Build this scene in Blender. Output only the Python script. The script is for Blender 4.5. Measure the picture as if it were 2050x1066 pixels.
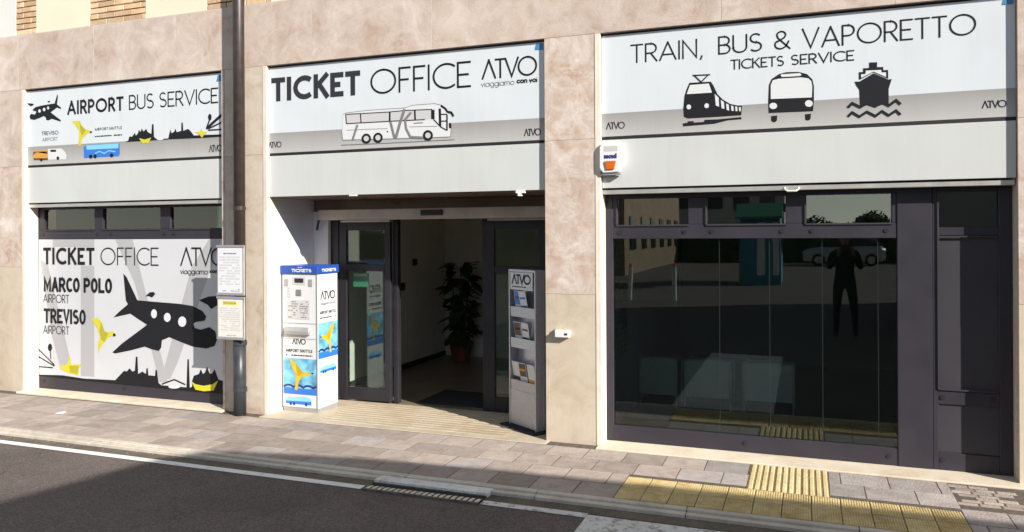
import bpy, bmesh, math, random
from mathutils import Matrix, Vector, geometry

for o in list(bpy.data.objects):
    bpy.data.objects.remove(o, do_unlink=True)
scene = bpy.context.scene
col = scene.collection
R = math.radians
random.seed(7)

# ------------------------------------------------------------------ camera
cam_data = bpy.data.cameras.new('camera')
cam = bpy.data.objects.new('camera', cam_data)
col.objects.link(cam)
scene.camera = cam
FPX, CYPX, YAW, ROLL, DIST, EYE = 1560.0, 467.7, -0.3597, -0.00533, 6.245, 1.75
cam_data.sensor_fit = 'HORIZONTAL'
cam_data.sensor_width = 36.0
cam_data.lens = 36.0 * FPX / 2050.0
cam_data.shift_y = -(533.0 - CYPX) / 2050.0
cam_data.clip_start = 0.05
cam_data.clip_end = 800
fwd = Vector((math.sin(YAW), math.cos(YAW), 0))
right0 = Vector((math.cos(YAW), -math.sin(YAW), 0))
up0 = Vector((0, 0, 1))
rgt = math.cos(ROLL) * right0 + math.sin(ROLL) * up0
upv = -math.sin(ROLL) * right0 + math.cos(ROLL) * up0
m = Matrix((rgt, upv, -fwd)).transposed().to_4x4()
m.translation = Vector((0, -DIST, EYE))
cam.matrix_world = m

# ------------------------------------------------------------------ world, sun, exposure
SUN_TO = Vector((1.85, -1.0, 1.10)).normalized()
SUN_EL = math.asin(SUN_TO.z)
SUN_ROT = math.atan2(SUN_TO.x, SUN_TO.y)
world = bpy.data.worlds.new('World')
scene.world = world
world.use_nodes = True
wn = world.node_tree.nodes
bg = wn['Background']
sky = wn.new('ShaderNodeTexSky')
sky.sky_type = 'NISHITA'
sky.sun_disc = False
sky.sun_elevation = SUN_EL
sky.sun_rotation = SUN_ROT
sky.air_density = 1.0
sky.dust_density = 0.1
sky.ozone_density = 1.0
hz = wn.new('ShaderNodeHueSaturation')
hz.inputs['Saturation'].default_value = 0.5            # sky muted so its fill in the shade is less blue
world.node_tree.links.new(sky.outputs[0], hz.inputs['Color'])
world.node_tree.links.new(hz.outputs[0], bg.inputs[0])
bg.inputs[1].default_value = 0.095
sl = bpy.data.lights.new('sun', 'SUN')
sl.energy = 4.8
sl.angle = R(0.4)
sl.color = (1.0, 0.945, 0.87)
so = bpy.data.objects.new('sun', sl)
col.objects.link(so)
so.rotation_euler = (-SUN_TO).to_track_quat('-Z', 'Y').to_euler()
so.location = (20, -20, 20)
vs = scene.view_settings
vs.view_transform = 'Standard'
vs.look = 'None'
vs.exposure = 0.77
vs.gamma = 1.0
vs.use_curve_mapping = False
scene.render.resolution_x, scene.render.resolution_y = 1024, 532

# ------------------------------------------------------------------ materials
def new_mat(name):
    mt = bpy.data.materials.new(name)
    mt.use_nodes = True
    return mt, mt.node_tree.nodes, mt.node_tree.links, mt.node_tree.nodes['Principled BSDF']

def plain(name, c, rough=0.5, metal=0.0, spec=0.5, grain=0.0, gscale=40.0, bump=0.0, bscale=120.0):
    mt, n, l, b = new_mat(name)
    b.inputs['Base Color'].default_value = (*c, 1)
    b.inputs['Roughness'].default_value = rough
    b.inputs['Metallic'].default_value = metal
    b.inputs['Specular IOR Level'].default_value = spec
    if grain or bump:
        g = n.new('ShaderNodeNewGeometry')
    if grain:
        t = n.new('ShaderNodeTexNoise'); t.inputs['Scale'].default_value = gscale
        t.inputs['Detail'].default_value = 5
        l.new(g.outputs['Position'], t.inputs['Vector'])
        r = n.new('ShaderNodeValToRGB')
        r.color_ramp.elements[0].position = 0.3
        r.color_ramp.elements[1].position = 0.7
        r.color_ramp.elements[0].color = (*[max(0, v * (1 - grain)) for v in c], 1)
        r.color_ramp.elements[1].color = (*[min(1, v * (1 + grain)) for v in c], 1)
        l.new(t.outputs['Fac'], r.inputs[0]); l.new(r.outputs[0], b.inputs['Base Color'])
        rr = n.new('ShaderNodeMapRange')
        rr.inputs['To Min'].default_value = max(0.02, rough - 0.1); rr.inputs['To Max'].default_value = min(1, rough + 0.1)
        l.new(t.outputs['Fac'], rr.inputs['Value']); l.new(rr.outputs[0], b.inputs['Roughness'])
    if bump:
        t2 = n.new('ShaderNodeTexNoise'); t2.inputs['Scale'].default_value = bscale; t2.inputs['Detail'].default_value = 4
        l.new(g.outputs['Position'], t2.inputs['Vector'])
        bp = n.new('ShaderNodeBump'); bp.inputs['Strength'].default_value = bump; bp.inputs['Distance'].default_value = 0.01
        l.new(t2.outputs['Fac'], bp.inputs['Height']); l.new(bp.outputs[0], b.inputs['Normal'])
    return mt

def mottled(name, cols, scales=(2.2, 9.0), rough=0.6, bump=0.08, piece=0.12, vein=0.35, stain=0.0, speck=0.0, veincol=None):
    """stone-like: large patches between several colours, veins, random shift per piece"""
    mt, n, l, b = new_mat(name)
    g = n.new('ShaderNodeNewGeometry')
    oi = n.new('ShaderNodeObjectInfo')
    off = n.new('ShaderNodeVectorMath'); off.operation = 'SCALE'
    cmb = n.new('ShaderNodeCombineXYZ')
    for i in range(3): l.new(oi.outputs['Random'], cmb.inputs[i])
    l.new(cmb.outputs[0], off.inputs[0]); off.inputs['Scale'].default_value = 37.0
    add = n.new('ShaderNodeVectorMath'); add.operation = 'ADD'
    l.new(g.outputs['Position'], add.inputs[0]); l.new(off.outputs[0], add.inputs[1])
    t = n.new('ShaderNodeTexNoise'); t.inputs['Scale'].default_value = scales[0]; t.inputs['Detail'].default_value = 8
    t.inputs['Roughness'].default_value = 0.62; t.inputs['Distortion'].default_value = 0.9
    l.new(add.outputs[0], t.inputs['Vector'])
    r = n.new('ShaderNodeValToRGB')
    k = len(cols)
    while len(r.color_ramp.elements) < k: r.color_ramp.elements.new(0.5)
    for i, c in enumerate(cols):
        r.color_ramp.elements[i].position = 0.30 + 0.40 * i / (k - 1)
        r.color_ramp.elements[i].color = (*c, 1)
    l.new(t.outputs['Fac'], r.inputs[0])
    last = r.outputs[0]
    if vein:
        w = n.new('ShaderNodeTexNoise'); w.inputs['Scale'].default_value = scales[1]; w.inputs['Detail'].default_value = 9; w.inputs['Roughness'].default_value = 0.68
        w.inputs['Distortion'].default_value = 0.5
        l.new(add.outputs[0], w.inputs['Vector'])
        vr = n.new('ShaderNodeValToRGB')
        vr.color_ramp.elements[0].position = 0.40; vr.color_ramp.elements[0].color = (0, 0, 0, 1)
        vr.color_ramp.elements[1].position = 0.56; vr.color_ramp.elements[1].color = (0, 0, 0, 1)
        e = vr.color_ramp.elements.new(0.5); e.color = (1, 1, 1, 1)
        l.new(w.outputs['Fac'], vr.inputs[0])
        mx = n.new('ShaderNodeMix'); mx.data_type = 'RGBA'
        ml = n.new('ShaderNodeMath'); ml.operation = 'MULTIPLY'; ml.inputs[1].default_value = vein
        l.new(vr.outputs[0], ml.inputs[0]); l.new(ml.outputs[0], mx.inputs[0])
        l.new(last, mx.inputs[6]); mx.inputs[7].default_value = (*(veincol or cols[-1]), 1)
        last = mx.outputs[2]
    if speck:
        sp = n.new('ShaderNodeTexNoise'); sp.inputs['Scale'].default_value = 140; sp.inputs['Detail'].default_value = 3
        l.new(g.outputs['Position'], sp.inputs['Vector'])
        mr = n.new('ShaderNodeMapRange'); mr.inputs['From Min'].default_value = 0.3; mr.inputs['From Max'].default_value = 0.7
        mr.inputs['To Min'].default_value = 1 - speck; mr.inputs['To Max'].default_value = 1 + speck
        l.new(sp.outputs['Fac'], mr.inputs['Value'])
        hv = n.new('ShaderNodeHueSaturation'); l.new(last, hv.inputs['Color']); l.new(mr.outputs[0], hv.inputs['Value'])
        last = hv.outputs[0]
    if piece:
        mr = n.new('ShaderNodeMapRange'); mr.inputs['To Min'].default_value = 1 - piece; mr.inputs['To Max'].default_value = 1 + piece
        l.new(oi.outputs['Random'], mr.inputs['Value'])
        hv = n.new('ShaderNodeHueSaturation'); l.new(last, hv.inputs['Color']); l.new(mr.outputs[0], hv.inputs['Value'])
        last = hv.outputs[0]
    if stain:
        st = n.new('ShaderNodeTexNoise'); st.inputs['Scale'].default_value = 1.1; st.inputs['Detail'].default_value = 9
        st.inputs['Roughness'].default_value = 0.7
        mp = n.new('ShaderNodeMapping'); mp.inputs['Scale'].default_value = (2.4, 2.4, 0.8)
        l.new(g.outputs['Position'], mp.inputs['Vector']); l.new(mp.outputs[0], st.inputs['Vector'])
        mr = n.new('ShaderNodeMapRange'); mr.inputs['From Min'].default_value = 0.52; mr.inputs['From Max'].default_value = 0.72
        mr.inputs['To Min'].default_value = 0; mr.inputs['To Max'].default_value = stain
        l.new(st.outputs['Fac'], mr.inputs['Value'])
        mx = n.new('ShaderNodeMix'); mx.data_type = 'RGBA'; mx.blend_type = 'MULTIPLY'
        l.new(mr.outputs[0], mx.inputs[0]); l.new(last, mx.inputs[6]); mx.inputs[7].default_value = (0.55, 0.47, 0.40, 1)
        last = mx.outputs[2]
    l.new(last, b.inputs['Base Color'])
    b.inputs['Roughness'].default_value = rough
    b.inputs['Specular IOR Level'].default_value = 0.35
    t2 = n.new('ShaderNodeTexNoise'); t2.inputs['Scale'].default_value = 60; t2.inputs['Detail'].default_value = 6
    l.new(g.outputs['Position'], t2.inputs['Vector'])
    bp = n.new('ShaderNodeBump'); bp.inputs['Strength'].default_value = bump; bp.inputs['Distance'].default_value = 0.02
    l.new(t2.outputs['Fac'], bp.inputs['Height']); l.new(bp.outputs[0], b.inputs['Normal'])
    return mt

def glass(name, tint=(0.8, 0.85, 0.82), boost=1.6, rough=0.0):
    mt = bpy.data.materials.new(name); mt.use_nodes = True
    n, l = mt.node_tree.nodes, mt.node_tree.links
    n.clear()
    out = n.new('ShaderNodeOutputMaterial')
    tr = n.new('ShaderNodeBsdfTransparent'); tr.inputs[0].default_value = (*tint, 1)
    gl = n.new('ShaderNodeBsdfGlossy'); gl.inputs['Roughness'].default_value = rough
    gl.inputs[0].default_value = (0.92, 0.97, 0.96, 1)
    fr = n.new('ShaderNodeFresnel'); fr.inputs['IOR'].default_value = 1.5
    ml = n.new('ShaderNodeMath'); ml.operation = 'MULTIPLY'; ml.inputs[1].default_value = boost; ml.use_clamp = True
    l.new(fr.outputs[0], ml.inputs[0])
    gg = n.new('ShaderNodeNewGeometry')
    wv = n.new('ShaderNodeTexNoise'); wv.inputs['Scale'].default_value = 1.3; wv.inputs['Detail'].default_value = 1
    l.new(gg.outputs['Position'], wv.inputs['Vector'])
    bp = n.new('ShaderNodeBump'); bp.inputs['Strength'].default_value = 0.06; bp.inputs['Distance'].default_value = 0.02
    l.new(wv.outputs['Fac'], bp.inputs['Height']); l.new(bp.outputs[0], gl.inputs['Normal'])
    mx = n.new('ShaderNodeMixShader')
    l.new(ml.outputs[0], mx.inputs[0]); l.new(tr.outputs[0], mx.inputs[1]); l.new(gl.outputs[0], mx.inputs[2])
    l.new(mx.outputs[0], out.inputs[0])
    return mt

def worn_paint(name, c, under, wear=0.5, scale=9.0):
    mt, n, l, b = new_mat(name)
    g = n.new('ShaderNodeNewGeometry')
    t = n.new('ShaderNodeTexNoise'); t.inputs['Scale'].default_value = scale; t.inputs['Detail'].default_value = 10; t.inputs['Roughness'].default_value = 0.75
    l.new(g.outputs['Position'], t.inputs['Vector'])
    r = n.new('ShaderNodeMapRange'); r.inputs['From Min'].default_value = wear - 0.05; r.inputs['From Max'].default_value = wear + 0.08
    l.new(t.outputs['Fac'], r.inputs['Value'])
    mx = n.new('ShaderNodeMix'); mx.data_type = 'RGBA'
    l.new(r.outputs[0], mx.inputs[0]); mx.inputs[6].default_value = (*c, 1); mx.inputs[7].default_value = (*under, 1)
    t2 = n.new('ShaderNodeTexNoise'); t2.inputs['Scale'].default_value = 3; t2.inputs['Detail'].default_value = 6
    l.new(g.outputs['Position'], t2.inputs['Vector'])
    r2 = n.new('ShaderNodeMapRange'); r2.inputs['To Min'].default_value = 0.75; r2.inputs['To Max'].default_value = 1.15
    l.new(t2.outputs['Fac'], r2.inputs['Value'])
    hv = n.new('ShaderNodeHueSaturation'); l.new(mx.outputs[2], hv.inputs['Color']); l.new(r2.outputs[0], hv.inputs['Value'])
    l.new(hv.outputs[0], b.inputs['Base Color'])
    b.inputs['Roughness'].default_value = 0.7
    return mt

M = {}
M['rose'] = mottled('rose_stone', [(0.40, 0.29, 0.225), (0.49, 0.385, 0.315), (0.54, 0.445, 0.38), (0.64, 0.56, 0.50)], (3.0, 3.2), 0.55, 0.08, 0.03, 0.36, 0.3, 0.08)
M['rose_pillar'] = mottled('rose_pillar_stone', [(0.37, 0.25, 0.18), (0.49, 0.37, 0.295), (0.54, 0.445, 0.38), (0.68, 0.61, 0.55)], (4.6, 4.0), 0.5, 0.08, 0.03, 0.42, 0.25, 0.08)
M['warm_pillar'] = mottled('warm_pillar_stone', [(0.42, 0.30, 0.22), (0.51, 0.42, 0.33), (0.56, 0.49, 0.405), (0.60, 0.54, 0.46)], (3.6, 9.0), 0.55, 0.06, 0.03, 0.3, 0.3, 0.05)
M['cream_stone'] = mottled('cream_stone', [(0.46, 0.375, 0.27), (0.545, 0.465, 0.36), (0.59, 0.515, 0.41)], (3.4, 9.0), 0.6, 0.05, 0.04, 0.18, 0.35, 0.03)
M['jamb'] = mottled('pale_jamb_stone', [(0.62, 0.54, 0.44), (0.72, 0.65, 0.54), (0.76, 0.70, 0.60)], (3.0, 6.0), 0.55, 0.04, 0.04, 0.1, 0.3, 0.03)
M['sill'] = mottled('sill_stone', [(0.58, 0.48, 0.35), (0.68, 0.59, 0.46), (0.74, 0.66, 0.53)], (3.0, 8.0), 0.55, 0.06, 0.04, 0.2, 0.3, 0.06)
M['mortar'] = plain('pale_mortar', (0.52, 0.45, 0.39), 0.85, grain=0.12, gscale=30)
M['paver'] = mottled('paver_stone', [(0.29, 0.235, 0.20), (0.355, 0.297, 0.258), (0.41, 0.352, 0.305)], (7.0, 16.0), 0.8, 0.35, 0.2, 0.15, 0.45, 0.14)
M['paver_grey'] = mottled('paver_stone_grey', [(0.28, 0.24, 0.22), (0.345, 0.305, 0.285), (0.40, 0.36, 0.335)], (7.0, 16.0), 0.8, 0.35, 0.18, 0.15, 0.4, 0.14)
M['joint'] = plain('paving_joint_dirt', (0.10, 0.08, 0.065), 0.95, grain=0.35, gscale=25, bump=0.3)
M['kerbstone'] = mottled('kerb_stone', [(0.42, 0.37, 0.31), (0.52, 0.47, 0.395), (0.60, 0.55, 0.47)], (4.0, 8.0), 0.75, 0.2, 0.08, 0.15, 0.4, 0.12)
M['yellow_tile'] = mottled('yellow_tactile', [(0.42, 0.30, 0.12), (0.57, 0.44, 0.20), (0.64, 0.53, 0.30)], (7.0, 14.0), 0.8, 0.25, 0.12, 0.25, 0.7, 0.2)
M['pale_tile'] = mottled('pale_yellow_tactile', [(0.52, 0.41, 0.2), (0.62, 0.51, 0.28), (0.68, 0.58, 0.36)], (5.0, 9.0), 0.75, 0.15, 0.06, 0.1, 0.4, 0.12)
M['rib_shadow'] = plain('tactile_groove_shade', (0.28, 0.19, 0.07), 0.9, grain=0.25)  # dark tone paints in the shade between raised ribs
M['concrete'] = mottled('worn_concrete', [(0.48, 0.47, 0.44), (0.68, 0.67, 0.64), (0.80, 0.79, 0.76)], (7.0, 14.0), 0.85, 0.3, 0.03, 0.3, 0.5, 0.2)
M['iron'] = plain('cast_iron', (0.16, 0.14, 0.12), 0.55, 0.4, grain=0.35, gscale=30)
M['pit'] = plain('drain_dark', (0.012, 0.011, 0.010), 0.9)
M['white_panel'] = plain('white_enamel', (0.60, 0.635, 0.665), 0.35, grain=0.025, gscale=2.5, bump=0.01, bscale=4)
M['grey_panel'] = plain('light_grey_enamel', (0.545, 0.56, 0.55), 0.35, grain=0.04, gscale=2.0, bump=0.02, bscale=3)
M['stripe'] = plain('print_grey', (0.36, 0.355, 0.345), 0.4, grain=0.06, gscale=1.5)
def streaked(name, c, rough, amount, z0=None, c2=None, z1=None):
    mt, n, l, b = new_mat(name)
    g = n.new('ShaderNodeNewGeometry')
    last = None
    if z0 is not None:                       # a printed blend from one grey to another
        sx = n.new('ShaderNodeSeparateXYZ'); l.new(g.outputs['Position'], sx.inputs[0])
        mr = n.new('ShaderNodeMapRange'); mr.inputs['From Min'].default_value = z0; mr.inputs['From Max'].default_value = z1
        l.new(sx.outputs['Z'], mr.inputs['Value'])
        mx = n.new('ShaderNodeMix'); mx.data_type = 'RGBA'; l.new(mr.outputs[0], mx.inputs[0])
        mx.inputs[6].default_value = (*c, 1); mx.inputs[7].default_value = (*c2, 1); last = mx.outputs[2]
    else:
        rg = n.new('ShaderNodeRGB'); rg.outputs[0].default_value = (*c, 1); last = rg.outputs[0]
    mp = n.new('ShaderNodeMapping'); mp.inputs['Scale'].default_value = (16, 16, 1.2)
    t = n.new('ShaderNodeTexNoise'); t.inputs['Scale'].default_value = 1.0; t.inputs['Detail'].default_value = 7; t.inputs['Roughness'].default_value = 0.65
    l.new(g.outputs['Position'], mp.inputs['Vector']); l.new(mp.outputs[0], t.inputs['Vector'])
    t3 = n.new('ShaderNodeTexNoise'); t3.inputs['Scale'].default_value = 1.7; t3.inputs['Detail'].default_value = 6
    l.new(g.outputs['Position'], t3.inputs['Vector'])
    ad = n.new('ShaderNodeMath'); ad.operation = 'ADD'; l.new(t.outputs['Fac'], ad.inputs[0]); l.new(t3.outputs['Fac'], ad.inputs[1])
    m2 = n.new('ShaderNodeMapRange'); m2.inputs['From Min'].default_value = 0.95; m2.inputs['From Max'].default_value = 1.4
    m2.inputs['To Min'].default_value = 0.0; m2.inputs['To Max'].default_value = amount
    l.new(ad.outputs[0], m2.inputs['Value'])
    mu = n.new('ShaderNodeMix'); mu.data_type = 'RGBA'; mu.blend_type = 'MULTIPLY'
    l.new(m2.outputs[0], mu.inputs[0]); l.new(last, mu.inputs[6]); mu.inputs[7].default_value = (0.55, 0.50, 0.42, 1)
    l.new(mu.outputs[2], b.inputs['Base Color'])
    b.inputs['Roughness'].default_value = rough
    b.inputs['Specular IOR Level'].default_value = 0.2 if c[0] < 0.1 else 0.4
    w = n.new('ShaderNodeTexNoise'); w.inputs['Scale'].default_value = 1.6; w.inputs['Detail'].default_value = 1
    l.new(g.outputs['Position'], w.inputs['Vector'])
    bp = n.new('ShaderNodeBump'); bp.inputs['Strength'].default_value = 0.35; bp.inputs['Distance'].default_value = 0.03
    l.new(w.outputs['Fac'], bp.inputs['Height']); l.new(bp.outputs[0], b.inputs['Normal'])
    return mt
M['white_panel'] = streaked('white_enamel_weathered', (0.61, 0.645, 0.675), 0.35, 0.12)
M['grey_panel'] = streaked('light_grey_enamel_weathered', (0.545, 0.56, 0.55), 0.38, 0.14)
M['stripe'] = streaked('print_grey_blend', (0.46, 0.455, 0.445), 0.4, 0.15, 2.54, (0.30, 0.295, 0.285), 2.74)
M['frame'] = streaked('charcoal_frame_dusty', (0.034, 0.032, 0.038), 0.42, -0.9)
M['black_gap'] = plain('black_gap', (0.012, 0.012, 0.013), 0.7)
M['alu'] = plain('aluminium', (0.55, 0.54, 0.51), 0.4, 0.6, grain=0.1, gscale=8)
M['frame'] = plain('charcoal_frame', (0.034, 0.031, 0.041), 0.45, spec=0.3, grain=0.1, gscale=5)
M['frame_dark'] = plain('black_door_frame', (0.022, 0.021, 0.026), 0.4, spec=0.35, grain=0.1, gscale=5)
M['frame_panel'] = plain('charcoal_panel', (0.050, 0.047, 0.055), 0.42, spec=0.2, grain=0.06, gscale=3)
M['bolt'] = plain('bolt_black', (0.015, 0.015, 0.016), 0.5)
M['plaster'] = plain('white_plaster', (0.72, 0.705, 0.68), 0.8, grain=0.04, gscale=6, bump=0.05)
M['plaster_in'] = plain('interior_plaster', (0.70, 0.66, 0.60), 0.85, grain=0.06, gscale=4)
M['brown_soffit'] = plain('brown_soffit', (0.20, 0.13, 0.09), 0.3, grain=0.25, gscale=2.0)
M['header'] = plain('anodised_header', (0.42, 0.37, 0.33), 0.4, 0.35, grain=0.12, gscale=6)
M['glass'] = glass('clear_glass', (0.66, 0.76, 0.71), 1.3)
M['glass_dark'] = glass('tinted_glass', (0.68, 0.76, 0.74), 1.8)
M['glass_top'] = glass('reflective_glass', (0.50, 0.56, 0.54), 3.2)
M['glass_edge'] = plain('glass_edge', (0.035, 0.05, 0.045), 0.3)
M['tile_floor'] = mottled('interior_floor', [(0.17, 0.12, 0.085), (0.22, 0.165, 0.12), (0.26, 0.2, 0.15)], (2, 6), 0.3, 0.03, 0.05, 0.1)
M['threshold'] = mottled('threshold_stone', [(0.40, 0.325, 0.225), (0.48, 0.405, 0.30), (0.54, 0.47, 0.365)], (3.0, 8.0), 0.5, 0.06, 0.05, 0.15, 0.3, 0.06)
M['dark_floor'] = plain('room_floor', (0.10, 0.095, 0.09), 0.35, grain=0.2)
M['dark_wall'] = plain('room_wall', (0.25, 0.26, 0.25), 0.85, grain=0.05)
M['brick'] = mottled('yellow_brick', [(0.50, 0.31, 0.17), (0.60, 0.42, 0.26), (0.68, 0.52, 0.36)], (6, 18), 0.85, 0.25, 0.2, 0.15, 0.2, 0.12)
M['cream_plaster'] = plain('cream_render', (0.70, 0.66, 0.505), 0.85, grain=0.025, gscale=4, bump=0.04)
M['pale_plaster'] = plain('pale_render', (0.66, 0.66, 0.62), 0.85, grain=0.03, gscale=4, bump=0.04)
M['copper_pipe'] = plain('brown_pipe', (0.036, 0.025, 0.022), 0.4, 0.0, grain=0.3, gscale=9)
M['steel_pipe'] = plain('grey_pipe', (0.035, 0.038, 0.044), 0.4, 0.0, grain=0.25, gscale=9)
M['ink'] = plain('print_black', (0.013, 0.013, 0.016), 0.6, spec=0.2)
M['ink_soft'] = plain('print_soft_black', (0.030, 0.032, 0.04), 0.6, spec=0.2)
M['white'] = plain('print_white', (0.64, 0.655, 0.67), 0.4)
M['pale'] = plain('print_pale', (0.52, 0.515, 0.525), 0.4)
M['grey'] = plain('print_mid_grey', (0.19, 0.178, 0.185), 0.4)
M['band'] = plain('print_band', (0.40, 0.40, 0.415), 0.4)
M['band2'] = plain('print_band_dark', (0.22, 0.22, 0.24), 0.4)
M['poster'] = plain('poster_white', (0.565, 0.575, 0.60), 0.3, grain=0.02, gscale=3)
M['yellow'] = plain('print_yellow', (0.60, 0.54, 0.025), 0.45)
M['yellow2'] = plain('print_olive', (0.40, 0.36, 0.02), 0.45)
M['orange'] = plain('print_orange', (0.62, 0.30, 0.05), 0.45)
M['brown'] = plain('print_brown', (0.10, 0.05, 0.03), 0.45)
M['blue'] = plain('print_blue', (0.03, 0.17, 0.58), 0.45)
M['navy'] = plain('print_navy', (0.015, 0.035, 0.20), 0.4)
M['royal'] = plain('royal_blue', (0.02, 0.07, 0.36), 0.4)
M['sky'] = plain('print_sky', (0.22, 0.55, 0.80), 0.45)
M['green'] = plain('print_green', (0.03, 0.14, 0.08), 0.45)
M['tape'] = plain('blue_tape', (0.05, 0.22, 0.42), 0.4)
M['machine'] = plain('machine_white', (0.64, 0.64, 0.645), 0.35, grain=0.02, gscale=5)
M['machine_grey'] = plain('machine_grey', (0.36, 0.36, 0.36), 0.4, 0.3, grain=0.06)
M['rack'] = plain('rack_grey', (0.42, 0.42, 0.46), 0.35, 0.5, grain=0.08)
M['rubber'] = plain('black_rubber', (0.018, 0.018, 0.02), 0.85, grain=0.2, gscale=60)
M['white_plastic'] = plain('white_plastic', (0.74, 0.74, 0.72), 0.35)
M['lens'] = plain('orange_lens', (0.62, 0.12, 0.015), 0.2)
M['paper'] = plain('paper', (0.68, 0.68, 0.72), 0.6, grain=0.03)
M['paper_warm'] = plain('paper_warm', (0.68, 0.67, 0.60), 0.6, grain=0.03)
M['terracotta'] = plain('terracotta', (0.16, 0.05, 0.03), 0.8, grain=0.15)
M['leaf'] = plain('leaf_green', (0.025, 0.05, 0.018), 0.4, grain=0.35, gscale=9)
M['tree_leaf'] = plain('tree_leaf', (0.05, 0.085, 0.03), 0.6, grain=0.4, gscale=1.2)
M['bark'] = plain('bark', (0.10, 0.07, 0.05), 0.9, grain=0.3, gscale=6, bump=0.5, bscale=20)
M['soil'] = plain('soil', (0.04, 0.028, 0.02), 0.95)
M['seat_steel'] = plain('seat_steel', (0.72, 0.75, 0.74), 0.35, 0.3)
M['wire'] = plain('green_wire', (0.25, 0.40, 0.18), 0.5)
M['car_paint'] = plain('silver_car_paint', (0.45, 0.50, 0.52), 0.25, 0.5)
M['far_render'] = plain('far_render', (0.36, 0.34, 0.30), 0.9, grain=0.06, gscale=1.0)
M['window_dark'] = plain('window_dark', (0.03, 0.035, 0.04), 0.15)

# asphalt
def asphalt():
    mt, n, l, b = new_mat('asphalt')
    g = n.new('ShaderNodeNewGeometry')
    def noise(sc, det=6, ro=.6):
        t = n.new('ShaderNodeTexNoise'); t.inputs['Scale'].default_value = sc; t.inputs['Detail'].default_value = det; t.inputs['Roughness'].default_value = ro
        l.new(g.outputs['Position'], t.inputs['Vector']); return t
    a = noise(0.9, 9, .68)
    r = n.new('ShaderNodeValToRGB')
    r.color_ramp.elements[0].position = 0.3; r.color_ramp.elements[0].color = (0.125, 0.104, 0.095, 1)
    r.color_ramp.elements[1].position = 0.7; r.color_ramp.elements[1].color = (0.20, 0.168, 0.15, 1)
    l.new(a.outputs['Fac'], r.inputs[0])
    v = n.new('ShaderNodeTexVoronoi'); v.inputs['Scale'].default_value = 75
    l.new(g.outputs['Position'], v.inputs['Vector'])
    mr = n.new('ShaderNodeMapRange'); mr.inputs['From Max'].default_value = 0.6; mr.inputs['To Min'].default_value = 1.35; mr.inputs['To Max'].default_value = 0.62
    l.new(v.outputs['Distance'], mr.inputs['Value'])
    hv = n.new('ShaderNodeHueSaturation'); l.new(r.outputs[0], hv.inputs['Color']); l.new(mr.outputs[0], hv.inputs['Value'])
    # fine cracks, only where the surface has aged
    wd = noise(2.3, 4); ad = n.new('ShaderNodeMix'); ad.data_type = 'VECTOR'; ad.inputs[0].default_value = 0.16
    l.new(g.outputs['Position'], ad.inputs[4]); l.new(wd.outputs['Color'], ad.inputs[5])
    cr = n.new('ShaderNodeTexVoronoi'); cr.feature = 'DISTANCE_TO_EDGE'; cr.inputs['Scale'].default_value = 1.1
    l.new(ad.outputs[1], cr.inputs['Vector'])
    c1 = n.new('ShaderNodeMapRange'); c1.inputs['From Min'].default_value = 0.004; c1.inputs['From Max'].default_value = 0.012; c1.inputs['To Min'].default_value = 1; c1.inputs['To Max'].default_value = 0
    l.new(cr.outputs['Distance'], c1.inputs['Value'])
    mk = noise(0.55, 3); c2 = n.new('ShaderNodeMapRange'); c2.inputs['From Min'].default_value = 0.5; c2.inputs['From Max'].default_value = 0.62
    l.new(mk.outputs['Fac'], c2.inputs['Value'])
    cm_ = n.new('ShaderNodeMath'); cm_.operation = 'MULTIPLY'; l.new(c1.outputs[0], cm_.inputs[0]); l.new(c2.outputs[0], cm_.inputs[1])
    # oily spots
    sp = noise(3.2, 5, .7); s2_ = n.new('ShaderNodeMapRange'); s2_.inputs['From Min'].default_value = 0.62; s2_.inputs['From Max'].default_value = 0.74; s2_.inputs['To Max'].default_value = 0.55
    l.new(sp.outputs['Fac'], s2_.inputs['Value'])
    mx0 = n.new('ShaderNodeMath'); mx0.operation = 'MAXIMUM'; l.new(cm_.outputs[0], mx0.inputs[0]); l.new(s2_.outputs[0], mx0.inputs[1])
    mx = n.new('ShaderNodeMix'); mx.data_type = 'RGBA'; l.new(mx0.outputs[0], mx.inputs[0]); l.new(hv.outputs[0], mx.inputs[6]); mx.inputs[7].default_value = (0.07, 0.058, 0.05, 1)
    l.new(mx.outputs[2], b.inputs['Base Color'])
    b.inputs['Roughness'].default_value = 0.85; b.inputs['Specular IOR Level'].default_value = 0.25
    bp = n.new('ShaderNodeBump'); bp.inputs['Strength'].default_value = 0.6; bp.inputs['Distance'].default_value = 0.012
    l.new(v.outputs['Distance'], bp.inputs['Height']); l.new(bp.outputs[0], b.inputs['Normal'])
    return mt
M['asphalt'] = asphalt()
M['line_paint'] = worn_paint('road_line_paint', (0.80, 0.79, 0.76), (0.2, 0.175, 0.15), 0.62, 14)
M['line_paint_worn'] = worn_paint('worn_road_paint', (0.66, 0.65, 0.62), (0.2, 0.175, 0.15), 0.56, 16)

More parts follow.
